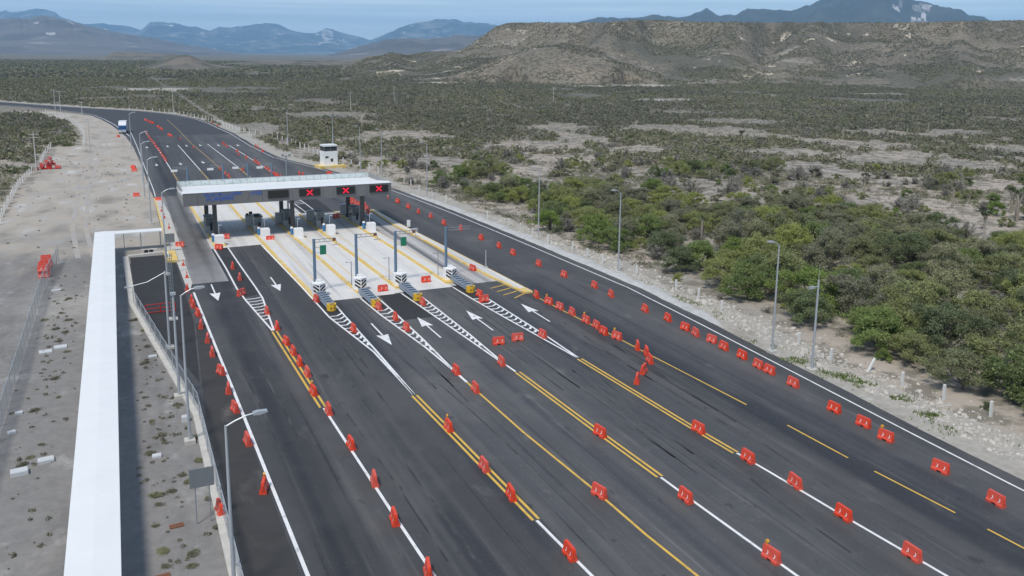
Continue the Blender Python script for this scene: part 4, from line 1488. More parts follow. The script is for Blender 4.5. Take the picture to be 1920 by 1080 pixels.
# ------------------------------------------------------------------ lamp posts and poles
def lamp_post(x, y, side, label, h=10.6, arm=2.3, z=0.0):
    t = thing('street_lamp', label, 'street lamp', (x, y, z), 0, 'street lamps of the toll plaza')
    b = MB()
    b.cyl((0, 0, 0.25), (0, 0, h), 0.115, 0.065, 10)
    obj('pole', b, M['galv'], t)
    b = MB()
    b.box(0, 0, -0.1, 0.75, 0.75, 0.36)
    obj('base', b, M['kerb_concrete'], t)
    b = MB()
    b.tube([(0, 0, h - .05), (side * arm * .3, 0, h + .16), (side * arm * .7, 0, h + .36), (side * arm, 0, h + .42)], 0.045)
    obj('arm', b, M['galv'], t)
    b = MB()
    b.extrude_y([(side * (arm - .1), h + .36), (side * (arm + .2), h + .33), (side * (arm + .62), h + .42), (side * (arm + .6), h + .5), (side * (arm + .1), h + .52), (side * (arm - .1), h + .47)], -0.14, 0.14)
    obj('lamp_head', b, M['galv'], t)
    return t

for x, y, s, lab in ((3.95, 42.4, 1, 'tall grey street lamp nearest the camera, rising behind the wire fence'), (3.3, 62.4, 1, 'tall grey street lamp second from the camera on the left verge'),
                  (4.55, 113.9, 1, 'grey street lamp by the black yard and walkway end'), (4.1, 149.7, 1, 'grey street lamp on the left beside the canopy end'),
                  (4.0, 176.5, 1, 'grey street lamp beyond the pavement tip on the left'), (4.3, 198.0, 1, 'thin grey street lamp far on the left verge'), (3.4, 262, 1, 'thin grey street lamp near the truck on the left verge'),
                  (55.9, 60.6, -1, 'tall grey street lamp nearest the camera on the right verge'), (58.4, 92.6, -1, 'tall grey street lamp on the right before the green thicket'),
                  (58.4, 116.0, -1, 'faint grey street lamp on the right verge between the bushes'), (54.6, 157.5, -1, 'slim grey street lamp on the right by the brown clearing'),
                  (52.4, 199.5, -1, 'slim grey street lamp right of the white tower'), (54.6, 189, -1, 'slim grey street lamp behind the right canopy end'),
                  (55.0, 238.7, -1, 'slim grey street lamp behind the white tower'), (47.6, 267, -1, 'slim grey street lamp on the far right verge')):
    lamp_post(x, y, s, lab, 9.55 if 'nearest the camera, rising' in lab else 11.1 if s > 0 and y < 70 else 10.6, (1.45 if y < 50 else 1.0) if s > 0 else 0.8, 0.0)
for x, y, h, s, lab in ((55.95, 55.4, 8.5, -1, 'grey camera pole in front of the thicket on the right verge'), (3.2, 71.6, 8.7, 1, 'grey camera pole beside the wire fence on the left'), (3.2, 84.5, 7.6, -1, 'grey camera pole in the corner of the black yard')):
    t = thing('camera_pole', lab, 'camera pole', (x, y, 0), 0, 'camera poles beside the road')
    b = MB()
    b.cyl((0, 0, 0.2), (0, 0, h), 0.12, 0.085, 10)
    obj('pole', b, M['galv'], t)
    b = MB()
    b.box(0, 0, -0.1, 0.8, 0.8, 0.32)
    obj('base', b, M['kerb_concrete'], t)
    b = MB()
    if s > 0:
        b.box(0, 0, h, 0.4, 0.3, 0.2)
    elif h < 8:
        b.tube([(0, 0, h - .1), (-1.6, 0, h - .9), (-3.2, 0, h - 1.2)], 0.04)
        b.box(-3.3, 0, h - 1.28, 0.5, 0.2, 0.12)
    else:
        b.tube([(0, 0, h - .6), (-.7, 0, h - .6)], 0.05)
        b.box(-.8, -.05, h - .7, 0.5, 0.2, 0.22)
    obj('camera', b, M['galv'], t)
    if h == 8.5:
        b = MB()
        b.cyl((0, 0, h), (0, 0, h + 1.5), 0.02, 0.012, 5)
        obj('lightning_rod', b, M['galv'], t)
t = thing('flood_light_mast', 'grey steel mast rising behind the middle of the canopy roof', 'mast', (26.4, 150.5, 0))
b = MB()
b.cyl((0, 0, 0), (0, 0, 10.2), 0.2, 0.13, 10)
obj('pole', b, M['galv_dark'], t)
b = MB()
b.box(0, 0, 10.2, 1.5, 0.3, 0.12)
b.box(-.6, -.1, 10.32, 0.4, 0.3, 0.3)
b.box(.6, -.1, 10.32, 0.4, 0.3, 0.3)
obj('lamp_bar', b, M['galv_dark'], t)
# lattice mast in the yard
t = thing('lattice_mast', 'slim grey lattice mast beside the black yard', 'mast', (4.1, 94.0, 0))
b = MB()
for dx, dy in ((-.18, -.1), (.18, -.1), (0, .2)):
    b.cyl((dx, dy, 0), (dx, dy, 7.2), 0.03, 0.03, 5)
for k in range(18):
    z = .2 + k * .4
    b.tube([(-.18, -.1, z), (.18, -.1, z), (0, .2, z), (-.18, -.1, z)], 0.014, 4)
    b.tube([(-.18, -.1, z), (.18, -.1, min(z + .4, 7.2))], 0.014, 4)
obj('frame', b, M['galv_dark'], t)
b = MB()
b.box(0, 0, -.05, .9, .9, .2)
obj('base', b, M['kerb_concrete'], t)
# wooden utility poles
for i, (x, y, h, lab) in enumerate([(105.8, 419, 9, 'pale utility pole with cross arm in the scrub beyond the tower, left of two'), (148.9, 486.8, 9, 'pale utility pole with cross arm in the scrub, right and farther'),
                               (231.4, 443.2, 10, 'pale utility pole standing alone in the scrub before the mesa'), (24.6, 429.8, 10, 'pale utility pole beside the far curve of the road'),
                               (-25.4, 451.8, 10, 'pale utility pole left of two at the far road bend'), (-23.0, 447.3, 9.5, 'pale utility pole right of two at the far road bend'), (-13.3, 418.9, 6, 'short pale utility pole inside the far road bend'),
                               (-17.5, 224, 9.3, 'pale utility pole with double cross arm beside the red heap'), (-7.3, 269.5, 9, 'thin pale utility pole in the middle of the dirt track')]):
    t = thing('utility_pole', lab, 'utility pole', (x, y, -.05), 0, 'utility poles in the scrub')
    b = MB()
    b.cyl((0, 0, 0), (0, 0, h), 0.16, 0.11, 7)
    obj('pole', b, M['wood'], t)
    b = MB()
    b.box(0, 0, h - .45, 2.2, 0.12, 0.12)
    if 'double' in lab:
        b.box(0, 0, h - 1.2, 2.0, 0.12, 0.12)
    for sx in (-1, 0, 1):
        b.cyl((sx * .9, 0, h - .33), (sx * .9, 0, h - .1), 0.05, 0.04, 6)
    obj('cross_arm', b, M['wood'], t)

# ------------------------------------------------------------------ posts along the verges
pm = MB()
pm.box(0, 0, -.1, 0.19, 0.19, 1.42)
pm.add([(-.095, -.095, 1.32), (.095, -.095, 1.32), (.095, .095, 1.32), (-.095, .095, 1.32), (0, 0, 1.38)], [(0, 1, 4), (1, 2, 4), (2, 3, 4), (3, 0, 4)])
post_me = pm.mesh('fence_post', [M['post_white']])

def place_post(x, y, label, group, tilt=0.0, sc=1.0):
    o = link('fence_post', post_me, None, (x, y, -.03), random.uniform(-.1, .1))
    o.rotation_euler = (random.gauss(0, .03), tilt + random.gauss(0, .03), 0)
    o.scale = (sc, sc, sc)
    return tag(o, label, 'post', group)

PR = sorted([(56.6, 178.5), (56.9, 174.6), (55.9, 166.2), (55.9, 158.2), (56.5, 151.9), (57.3, 133.5), (58.0, 126.2), (57.9, 121.5), (58.2, 117.6), (58.0, 112), (59.1, 106.3), (59.0, 101.8),
      (59.2, 97.9), (59.6, 94.2), (60.0, 90.7), (60.5, 82.7), (60.6, 78.4), (59.9, 73.3), (59.9, 61.3), (59.3, 56.5), (60.7, 53.3), (60.5, 49.4), (61.3, 45.9), (61.8, 42.0)], key=lambda p: p[1])
for i, (x, y) in enumerate(PR):
    place_post(x, y, 'white concrete post leaning over in the rubble of the right verge' if y == 53.3 else f'white concrete post on the right verge, {nth(i)} from the camera', 'white posts on the right verge', 0.55 if y == 53.3 else 0.0)

def along(pts, step):
    out, carry = [], 0.0
    for a, b in zip(pts[:-1], pts[1:]):
        L = math.dist(a, b)
        d = carry
        while d < L:
            out.append((a[0] + (b[0] - a[0]) * d / L, a[1] + (b[1] - a[1]) * d / L))
            d += step
        carry = d - L
    return out

for i, (x, y) in enumerate(along([(55.5, 195), (51, 222), (50.2, 233.8), (49.7, 249.4), (48.7, 268.7), (47.1, 283.4), (44.9, 295.8), (40, 316), (37.2, 345), (33.8, 376), (27, 408), (18, 432), (6, 447)], 5.2)):
    place_post(x, y, f'pale post along the far right verge of the bend, {nth(i)} from the tower', 'pale posts along the far bend', sc=1.25)
for i, (x, y) in enumerate(along([(-18.4, 158), (-18.9, 173.6), (-19.3, 201.8), (-18.5, 223)], 3.6)):
    place_post(x, y, f'white post at the left edge of the dirt track, {nth(i)} from the camera', 'white posts left of the dirt track', sc=1.15)
for i, (x, y) in enumerate(along([(-17.7, 240), (-18.1, 262.3), (-17.7, 284)], 5)):
    place_post(x, y, f'white post beyond the red heap at the scrub edge, {nth(i)} from the heap', 'white posts beyond the red heap', sc=1.2)
for i, (x, y) in enumerate(along([(-9.3, 283), (-9.5, 302.7), (-9.9, 316.1), (-11.1, 335.3), (-13.4, 359.8), (-17.0, 385.3), (-22.2, 414.8), (-28.7, 437.6)], 4.2)):
    place_post(x, y, f'white post in the curving row, {nth(i)} from its near end', 'curving row of white posts', sc=1.3)

# ------------------------------------------------------------------ covered walkway on the left
t = thing('covered_walkway', 'long white roofed walkway on thin posts over the gravel on the left', 'walkway', (-2.55, 0, 0))
b = MB()
b.extrude_y([(-1.28, 2.66), (-1.28, 2.74), (0, 2.80), (1.28, 2.74), (1.28, 2.66)], -10, 131.6)
for y in np.arange(-9, 131.5, 3.0):      # standing seams across the roof sheets
    b.extrude_y([(-1.27, 2.735), (0, 2.795), (1.27, 2.735), (1.27, 2.752), (0, 2.812), (-1.27, 2.752)], y, y + .05)
obj('roof', b, M['white_roof'], t)
b = MB()
b = MB()
b.extrude_x([(129.6, 2.60), (129.6, 2.72), (131.6, 2.72), (131.6, 2.60)], 1.30, 7.5)
obj('cross_roof', b, M['white_roof'], t)
for y in range(-8, 132, 6):
    b = MB()
    for s in (-1, 1):
        b.cyl((s * 1.1, y + .5, -.05), (s * 1.1, y + .5, 2.68), 0.045, 0.045, 6)
    b.tube([(-1.2, y + .5, 2.62), (1.2, y + .5, 2.62)], 0.04)
    obj('post', b, M['galv'], t)
for x in (2.4, 4.6, 7.2):
    b = MB()
    b.cyl((x, 129.8, -.05), (x, 129.8, 2.62), 0.05, 0.05, 6)
    b.cyl((x, 131.4, -.05), (x, 131.4, 2.62), 0.05, 0.05, 6)
    obj('post', b, M['galv_dark'], t)

# ------------------------------------------------------------------ wire fences
def wire_mat():
    m = bpy.data.materials.new('wire_mesh')
    m.use_nodes = True
    nt = m.node_tree
    n, l = nt.nodes, nt.links
    b = n['Principled BSDF']
    b.inputs['Base Color'].default_value = (0.42, 0.45, 0.47, 1)
    b.inputs['Metallic'].default_value = 0.3
    b.inputs['Roughness'].default_value = 0.5
    tc = n.new('ShaderNodeTexCoord')
    sp = n.new('ShaderNodeSeparateXYZ')
    l.new(tc.outputs['UV'], sp.inputs[0])
    outs = []
    for op in ('ADD', 'SUBTRACT'):      # two crossing families of wires, 9 cm apart
        a = n.new('ShaderNodeMath')
        a.operation = op
        l.new(sp.outputs['X'], a.inputs[0])
        l.new(sp.outputs['Y'], a.inputs[1])
        s = n.new('ShaderNodeMath')
        s.operation = 'MULTIPLY'
        s.inputs[1].default_value = 11.0
        l.new(a.outputs[0], s.inputs[0])
        f = n.new('ShaderNodeMath')
        f.operation = 'FRACT'
        l.new(s.outputs[0], f.inputs[0])
        c = n.new('ShaderNodeMath')
        c.operation = 'LESS_THAN'
        c.inputs[1].default_value = 0.2
        l.new(f.outputs[0], c.inputs[0])
        outs.append(c.outputs[0])
    mx = n.new('ShaderNodeMath')
    mx.operation = 'MAXIMUM'
    l.new(outs[0], mx.inputs[0])
    l.new(outs[1], mx.inputs[1])
    tr = n.new('ShaderNodeBsdfTransparent')
    ms = n.new('ShaderNodeMixShader')
    l.new(mx.outputs[0], ms.inputs['Fac'])
    l.new(tr.outputs[0], ms.inputs[1])
    l.new(b.outputs[0], ms.inputs[2])
    l.new(ms.outputs[0], n['Material Output'].inputs['Surface'])
    return m

M['wire'] = wire_mat()
def wire_fence(label, pts, h, step):
    ox, oy = pts[0]
    t = thing('wire_fence', label, 'fence', (ox, oy, 0), 0, 'wire mesh fences')
    P = [(x - ox, y - oy) for x, y in pts]
    me = bpy.data.meshes.new('wire_mesh')
    vs, fs, uv = [], [], []
    d0 = 0
    for a, b_ in zip(P[:-1], P[1:]):
        L = math.dist(a, b_)
        k = len(vs)
        vs += [(a[0], a[1], 0.1), (b_[0], b_[1], 0.1), (b_[0], b_[1], h), (a[0], a[1], h)]
        fs.append((k, k + 1, k + 2, k + 3))
        uv += [(d0, 0), (d0 + L, 0), (d0 + L, h), (d0, h)]
        d0 += L
    me.from_pydata(vs, [], fs)
    ul = me.uv_layers.new(name='uv')
    for i, q in enumerate(uv):
        ul.data[i].uv = q
    me.materials.append(M['wire'])
    link('mesh_panel', me, t)
    r = MB()
    for a, b_ in zip(P[:-1], P[1:]):
        r.tube([(*a, h), (*b_, h)], 0.03, 5)
    obj('top_rail', r, M['galv'], t)
    for (x, y) in along(P, step) + [P[-1]]:
        r = MB()
        r.cyl((x, y, 0), (x, y, h + .12), 0.04, 0.04, 6)
        r.cyl((x, y, h + .12), (x - .25, y, h + .4), 0.025, 0.02, 5)
        obj('post', r, M['galv'], t)
    return t

wire_fence('grey wire fence along the kerb, bending round the black yard', [(4.3, 30), (4.3, 67.4), (0.4, 101.4)], 1.75, 3.0)
wire_fence('grey wire fence on the far left of the gravel lot', [(-9.6, 38), (-9.35, 75), (-9.2, 112), (-8.3, 127)], 1.95, 3.0)

# ------------------------------------------------------------------ small things on the left
t = thing('sign_board', 'grey back of a square sign on two posts by the wire fence', 'sign', (3.2, 50.6, 0))
b = MB()
b.box(0, 0, 2.35, 1.4, 0.05, 1.2)
obj('board', b, M['sign_back'], t)
for s in (-.4, .4):
    b = MB()
    b.box(s, .06, -.05, 0.06, 0.06, 3.6)
    obj('post', b, M['galv_dark'], t)
t = thing('sign_board', 'grey back of a square sign above the yellow plinth', 'sign', (5.7, 127.0, 0.1))
b = MB()
b.box(0, 0, 1.3, 1.35, 0.06, 1.3)
obj('board', b, M['sign_back'], t)
b = MB()
b.box(0, .07, 0, 0.09, 0.07, 2.5)
obj('post', b, M['galv_dark'], t)
t = thing('plinth', 'yellow and white painted plinth at the near end of the left pavement', 'plinth', (5.55, 123.6, 0))
b = MB()
b.box(0, 0, 0, 1.5, 6.2, 0.34)
obj('base', b, M['kerb_yellow'], t)
b = MB()
b.box(-.35, 0.6, 0.34, 0.3, 3.6, 0.03)
obj('top_stripe', b, M['white_wall'], t)
b = MB()
b.box(-.62, -1.0, 0.34, 0.3, 0.3, 1.5)
obj('control_box', b, M['galv_dark'], t)
t = thing('safety_rail', 'red steel rail frame standing on the black yard', 'rail', (3.0, 97.0, 0))
b = MB()
for x in (-1.5, 0, 1.5):
    b.cyl((x, 0, 0), (x, 0, 1.0), 0.05, 0.05, 6)
for z in (0.12, 0.55, 1.0):
    b.tube([(-1.5, 0, z), (1.5, 0, z)], 0.045)
obj('frame', b, M['red_faded'], t)
for i, (x, y, z, sx, sy, rz, lab) in enumerate([(-7.5, 62.0, .28, 1.05, .75, .1, 'large pale concrete slab on the gravel, left of the near pair'), (-6.0, 63.3, .2, 1.0, .7, .12, 'large pale concrete slab on the gravel, right of the near pair'),
                                            (-7.5, 87.9, .12, 1.1, .9, .1, 'pale concrete slab on the gravel, left of the far pair'), (-6.3, 88.8, .14, 1.1, .9, .1, 'pale concrete slab on the gravel, right of the far pair'),
                                            (1.0, 61.0, .14, .6, .5, .0, 'small pale slab right of the white walkway near the plants'), (1.6, 82.6, .14, .7, .45, .1, 'pale slab beside a plant right of the walkway'),
                                            (-8.6, 69.3, .16, .5, .4, .4, 'small white block on the gravel near the left fence, nearer'), (-8.45, 73.0, .16, .5, .4, .2, 'small white block on the gravel near the left fence, farther'),
                                            (-7.8, 111.0, .14, 1.1, .5, .2, 'pale slab at the foot of the stacked barriers'), (3.3, 66.5, .4, .55, .5, 0, 'white box on the gravel by the wire fence')]):
    b = MB()
    b.box(0, 0, -.03, sx, sy, z)
    b.box(0.03, 0.02, z - .03, sx * .9, sy * .86, 0.02)
    o = obj('concrete_slab', b, M['slab'], None, (x, y, 0), rz)
    tag(o, lab, 'slab', 'pale slabs on the gravel')
for (x, y, lab) in ((2.55, 50.9, 'rusty brown steel plate on the gravel behind the sign'), (1.5, 45.8, 'reddish brown plate on the gravel near the camera')):
    b = MB()
    b.box(0, 0, -.03, 0.8, 0.45, 0.07)
    b.box(0, 0, .04, 0.72, .05, 0.03)
    tag(obj('steel_plate', b, M['rust'], None, (x - .9, y, 0), .05), lab, 'plate')
t = thing('drain_box', 'pair of black openings in a pale headwall behind the black yard', 'drain', (3.0, 127.8, 0))
b = MB()
b.box(0, 0.2, -.03, 2.0, 0.5, 0.55)
obj('headwall', b, M['kerb_concrete'], t)
b = MB()
b.box(-.4, -.06, .03, 0.5, 0.05, 0.42)
b.box(.25, -.06, .03, 0.5, 0.05, 0.42)
obj('opening', b, M['black'], t)

# ------------------------------------------------------------------ guard tower, truck
t = thing('guard_tower', 'white guard tower with dark glazed top on a yellow base', 'guard tower', (47.4, 210.8, 0), 0.12)
b = MB()
b.prism([(-3.2, -2.6), (3.6, -2.6), (3.6, 1.8), (-3.2, 1.8)], -.04, 0.6)
obj('base', b, M['kerb_yellow'], t)
b = MB()
b.box(0, 0, 0.6, 3.5, 3.0, 3.5)
obj('wall', b, M['white_wall'], t)
b = MB()
b.box(0, 0, 4.1, 3.3, 2.8, 1.15)
obj('glazing', b, M['glass'], t)
b = MB()
for sx in (-1, 0, 1):
    for sy in (-1, 1):
        b.box(sx * 1.62, sy * 1.38, 4.1, 0.12, 0.12, 1.15)
b.box(0, 0, 4.5, 3.36, 2.86, 0.08)
obj('window_frame', b, M['canopy_grey'], t)
b = MB()
b.box(0, 0, 5.25, 3.5, 3.0, 0.4)
obj('roof', b, M['white_roof'], t)
b = MB()
b.box(-1.0, -1.52, 2.45, 0.8, 0.05, 0.42)
obj('window', b, M['glass'], t)
b = MB()
b.box(0.25, -1.52, 1.5, 0.6, 0.05, 0.75)
obj('window', b, M['glass'], t)
b = MB()
b.box(1.5, 1.2, 4.0, 0.08, 0.08, 4.2)
obj('antenna', b, M['galv'], t)

t = thing('truck', 'blue fronted white truck parked at the far left road edge', 'truck', (1.75, 321.5, 0), -0.05)
b = MB()
b.prism([(-1.2, .1), (-1.2, 2.1), (1.2, 2.1), (1.2, .1), (1.05, -.05), (-1.05, -.05)], 0.55, 2.75)
cab = obj('cab', b, M['truck_blue'], t)
b = MB()
b.box(0, -.06, 1.55, 2.05, 0.06, 0.95)
obj('windshield', b, M['glass_blue'], cab)
b = MB()
b.box(0, -.12, 0.45, 2.3, 0.2, 0.85)
obj('bumper', b, M['galv'], t)
for s in (-1, 1):
    b = MB()
    b.box(s * .85, -.24, .8, .34, .05, .22)
    obj('headlight', b, M['white_roof'], t)
b = MB()
b.box(0, 5.5, 0.9, 2.45, 6.6, 3.0)
b.add([(-1.15, .5, 2.76), (1.15, .5, 2.76), (1.2, 2.2, 3.85), (-1.2, 2.2, 3.85), (-1.15, 2.2, 2.76), (1.15, 2.2, 2.76)], [(0, 1, 2, 3), (0, 3, 4), (1, 5, 2), (3, 2, 5, 4), (0, 4, 5, 1)])
obj('cargo_box', b, M['truck_white'], t)
for s in (-1, 1):
    for y in (1.1, 6.2, 7.4):
        b = MB()
        b.cyl((s * .85, y, .5), (s * 1.2, y, .5), .5, .5, 16)
        wo = obj('wheel', b, M['rubber'], t)
        b = MB()
        b.cyl((s * 1.12, y, .5), (s * 1.215, y, .5), .26, .24, 12)
        obj('rim', b, M['galv'], wo)

# ------------------------------------------------------------------ hills and mountains (real relief at their own distances)
CRn = np.array(CR)
def ray(px, py):
    """direction of a sight line given in photograph pixels: (azimuth unit x, y, slope)"""
    d = np.stack([np.asarray(px, float) - 960, np.asarray(py, float) - 400, np.full(np.shape(px), 1600.0)], -1) @ CRn.T
    h = np.hypot(d[..., 0], d[..., 1])
    return d[..., 0] / h, d[..., 1] / h, d[..., 2] / h


def ridge(name, sil, D, front, back, m, seed, step=3, rows=64, rough=0.5, mode='structure', pale=()):
    xs = np.arange(sil[0][0], sil[-1][0] + step, step, dtype=float)
    ys = np.interp(xs, [p[0] for p in sil], [p[1] for p in sil])
    ux, uy, sl = ray(xs, ys)
    zc = np.maximum(28 + sl * D, 0.5)
    zc = zc * (1 + 0.05 * fbm(xs / 26.0, xs * 0 + seed, seed, 6, .6))
    zc[0] = zc[-1] = -2
    s = np.linspace(-1, 1, rows)[:, None]
    dist = D + np.where(s < 0, s * front, s * back) * np.ones_like(xs)[None]
    px = ux[None] * dist
    py = uy[None] * dist
    k = front / 6.0
    n1 = 1 - np.abs(fbm(px / (k * 2.2), py / (k * 2.2), seed + 1, 6))        # ridged relief: gullies running down the slope
    n2 = fbm(px / k, py / k, seed + 2, 5)
    prof = (1 - np.abs(s)) ** 1.15
    w = np.clip(np.abs(s) * 3, 0, 1) * prof ** 0.3
    z = zc[None] * prof * (1 + w * (rough * 1.6 * (n1 - 0.65) + rough * .4 * n2))
    z = np.minimum(z, zc[None] * (0.25 + 0.75 * (1 - np.abs(s)) ** 0.5))
    P = np.stack([px, py, z - 1.0], -1)
    me = grid_mesh(name, P, [m, M['pale_cliff']])
    if pale:
        xm = (xs[:-1] + xs[1:]) / 2
        sm = ((s[:-1] + s[1:]) / 2)
        idx = np.zeros((rows - 1, len(xm)), np.int32)
        nz2 = fbm(px[:-1, :-1] / (k * .09), py[:-1, :-1] / (k * .09), seed + 6, 3)
        nz = fbm(px[:-1, :-1] / (k * .25), py[:-1, :-1] / (k * .25), seed + 5, 4)
        for (a, b, s0, s1, th) in pale:
            wgt = np.minimum(np.clip(1 - np.abs(2 * (xm[None] - a) / (b - a) - 1), 0, 1), np.clip(1 - np.abs(2 * (sm - s0) / (s1 - s0) - 1), 0, 1))
            idx[nz + .25 * (nz2 - .3) > th + 2.4 * (1 - np.clip(wgt * 1.6, 0, 1)) + .08] = 1
        me.polygons.foreach_set('material_index', idx.ravel())
    o = link(name, me)
    o['kind'] = mode
    return o


# far ranges, left to right
ridge('mountains', [(-500, 60), (-300, 35), (-100, 25), (0, 20), (60, 18), (100, 19), (112, 31), (150, 42), (190, 43), (250, 51), (290, 62), (360, 80), (430, 100)], 27000, 7000, 5000, M['mountain'], 3)
ridge('mountains', [(180, 105), (225, 75), (262, 56), (283, 41), (300, 39), (322, 41), (345, 47), (370, 49), (392, 57), (412, 50), (428, 51), (455, 49), (480, 44), (505, 43), (520, 46), (545, 57), (570, 62), (590, 62), (612, 54), (630, 58), (660, 66), (690, 74), (730, 86), (800, 104)], 24000, 7000, 5000, M['mountain'], 5, pale=[(592, 634, -.5, 0, -.25), (560, 690, -.8, -.1, .35), (430, 560, -.8, -.2, .5), (300, 380, -.8, -.1, .5)])
ridge('mountains', [(600, 104), (690, 76), (720, 64), (745, 52), (780, 42), (805, 39), (825, 36), (850, 37), (872, 41), (905, 40), (925, 44), (960, 56), (1010, 75), (1080, 104)], 21000, 6000, 5000, M['mountain'], 8, pale=[(735, 780, -.5, 0, .3), (830, 860, -.6, -.05, .25)])
ridge('mountains', [(-700, 80), (-400, 50), (-150, 48), (0, 36), (45, 31), (75, 30), (100, 31), (125, 38), (165, 48), (205, 57), (270, 68), (330, 80), (420, 95), (520, 108)], 11000, 4000, 2500, M['dry_mountain'], 13, pale=[(0, 190, -.7, -.1, .42)])
ridge('mountains', [(560, 116), (620, 102), (680, 85), (720, 75), (745, 71), (768, 70), (800, 74), (830, 68), (870, 65), (910, 67), (980, 80), (1060, 110)], 7500, 2000, 1800, M['dry_mountain'], 21)
ridge('mountains', [(1040, 60), (1085, 42), (1120, 34), (1200, 32), (1225, 28), (1252, 27), (1272, 33), (1298, 27), (1325, 17), (1343, 25), (1378, 25), (1402, 16), (1440, 14), (1500, 15), (1525, 5), (1560, -12), (1600, -26), (1650, -30), (1690, -16), (1715, -4), (1742, 3), (1775, 14), (1810, 21), (1845, 33), (1875, 42), (1950, 70)], 10500, 3000, 3000, M['forest_mountain'], 34, pale=[(1665, 1705, -.4, .1, -.35), (1695, 1755, -.6, .1, -.75), (1708, 1742, -.95, .1, -.6)])
ridge('hills', [(130, 122), (170, 114), (195, 106), (214, 96), (240, 97), (290, 99), (330, 101), (370, 110), (430, 119)], 3000, 500, 500, M['hill'], 41, step=3)
ridge('hills', [(380, 124), (440, 117), (480, 113), (560, 112), (640, 112), (700, 114), (760, 118), (820, 124)], 2000, 260, 400, M['hill'], 43)
ridge('hills', [(255, 127), (285, 120), (310, 110), (328, 104), (345, 101), (357, 103), (375, 110), (395, 119), (430, 124), (480, 127)], 1500, 190, 220, M['hill'], 47, step=2)

# the mesa: foot line, slope cut by gullies, flat top
mx = np.arange(540, 2700, 5.0)
y_top = np.interp(mx, [540, 600, 630, 655, 690, 715, 730, 745, 762, 800, 850, 870, 900, 930, 950, 1000, 1130, 1160, 1190, 1250, 1300, 1500, 1700, 1880, 1950, 2300, 2700],
                  [150, 148, 138, 124, 110, 106, 99, 101, 105, 98, 96, 92, 71, 50, 43, 42, 42, 39, 37, 38, 41, 42, 42, 38, 37, 40, 40])
D0 = np.interp(mx, [540, 640, 800, 900, 1050, 1200, 1400, 1600, 1900, 2700], [930, 900, 860, 850, 830, 850, 940, 980, 940, 900]) + 30 * fbm(mx / 60, mx * 0, 61, 2)
DC = D0 + 400 + 120 * fbm(mx / 90, mx * 0 + 3, 62, 2)
ux, uy, sl = ray(mx, y_top)
zc = np.maximum(28 + sl * DC, 0)
rows = 104
u = np.concatenate([np.linspace(0, 1, 82), 1 + np.linspace(0.05, 4, rows - 82)])[:, None]
dist = np.where(u <= 1, D0 + (DC - D0) * u, DC + (u - 1) * 240)
px, py = ux * dist, uy * dist
wx, wy = px + 60 * fbm(px / 150, py / 150, 67, 3), py + 60 * fbm(px / 150 + 7, py / 150, 68, 3)
big = fbm(wx / 210, wy / 210, 63, 3)
gul = np.abs(fbm(wx / 120, wy / 120, 64, 4))
prof = np.where(u <= 1, 0.62 * u ** 1.15 + 0.38 * u ** 2.6, 1.0)
bend = np.sin(np.clip(u, 0, 1) * PI)
z = zc[None] * np.clip(prof + bend * (0.16 * big - 0.12 * (0.22 - gul).clip(0, 1)), 0, 1) + np.where(u < 1, 0.9, 0.6) * fbm(px / 26, py / 26, 65, 3) * np.clip(u * 3, 0, 1) * (zc[None] > 4)
z = np.where(u > 1, np.minimum(z, zc[None] * 1.0 + 1.0), z)
for bx, by, bd, br, bh in ((1050, 70, 960, 130, 40), (1880, 118, 900, 60, 16), (735, 112, 1000, 50, 10)):   # spurs standing out of the slope
    a, b_, s_ = ray(np.array(bx), np.array(by))
    rr = np.hypot(px - a * bd, py - b_ * bd)
    z = np.maximum(z, bh * np.clip(1 - (rr / br) ** 1.3, 0, 1) ** 0.9 + 1.5 * fbm(px / 14, py / 14, 66, 3) * (rr < br))
z[0] = -1
mesaP = np.stack([px, py, z - 0.3], -1)
mesa_me = grid_mesh('mesa', mesaP, [M['mesa'], M['pale_rock']])
um, xm = (u[:-1] + u[1:]) / 2, (mx[:-1] + mx[1:]) / 2
nz3 = fbm(px[:-1, :-1] / 9, py[:-1, :-1] / 9, 78, 3)
nz = fbm(px[:-1, :-1] / 28, py[:-1, :-1] / 28, 77, 4)
idx = np.zeros(nz.shape, np.int32)
for (a, b, u0, u1, th) in ((1672, 1712, .90, 1.0, -.5), (1600, 1680, .72, .98, .25), (1440, 1530, .70, .95, .35), (1205, 1235, .85, 1.0, .2), (1100, 1190, .15, .65, .05), (1360, 1500, .03, .40, .08), (1560, 1640, .1, .6, .35), (1760, 1900, .05, .5, .25), (640, 800, .05, .6, .2), (800, 900, .1, .7, .25), (960, 1000, .7, .95, .2)):
    wgt = np.minimum(np.clip(1 - np.abs(2 * (xm[None] - a) / (b - a) - 1), 0, 1), np.clip(1 - np.abs(2 * (um - u0) / (u1 - u0) - 1), 0, 1))
    idx[nz + .5 * nz3 > th + 1.5 * (1 - np.clip(wgt * 1.5, 0, 1)) + .15] = 1
mesa_me.polygons.foreach_set('material_index', idx.ravel())
o = link('mesa', mesa_me)
o['kind'] = 'structure'

# ------------------------------------------------------------------ vegetation
CLEAR = [(84, 201, 9), (77, 215, 9), (80, 167, 11), (212, 180, 13), (209, 155, 12), (162, 170, 11), (160, 156, 10), (130, 92, 9), (137, 102, 8), (73.5, 97, 3.5), (67, 87, 2.5), (194, 173, 14), (198, 282, 20),
         (204, 256, 15), (259, 179, 15), (184, 197, 13), (63, 188, 7), (62, 221, 8), (74, 117, 3), (157, 295, 16), (90, 293, 14), (90, 392, 25), (92, 185, 9), (110, 205, 12), (120, 240, 16), (250, 300, 20), (300, 230, 14), (140, 215, 10), (464, 704, 42), (480, 820, 50), (640, 760, 50), (690, 700, 40), (395, 690, 28), (290, 800, 30), (26, 680, 26), (330, 470, 20)]


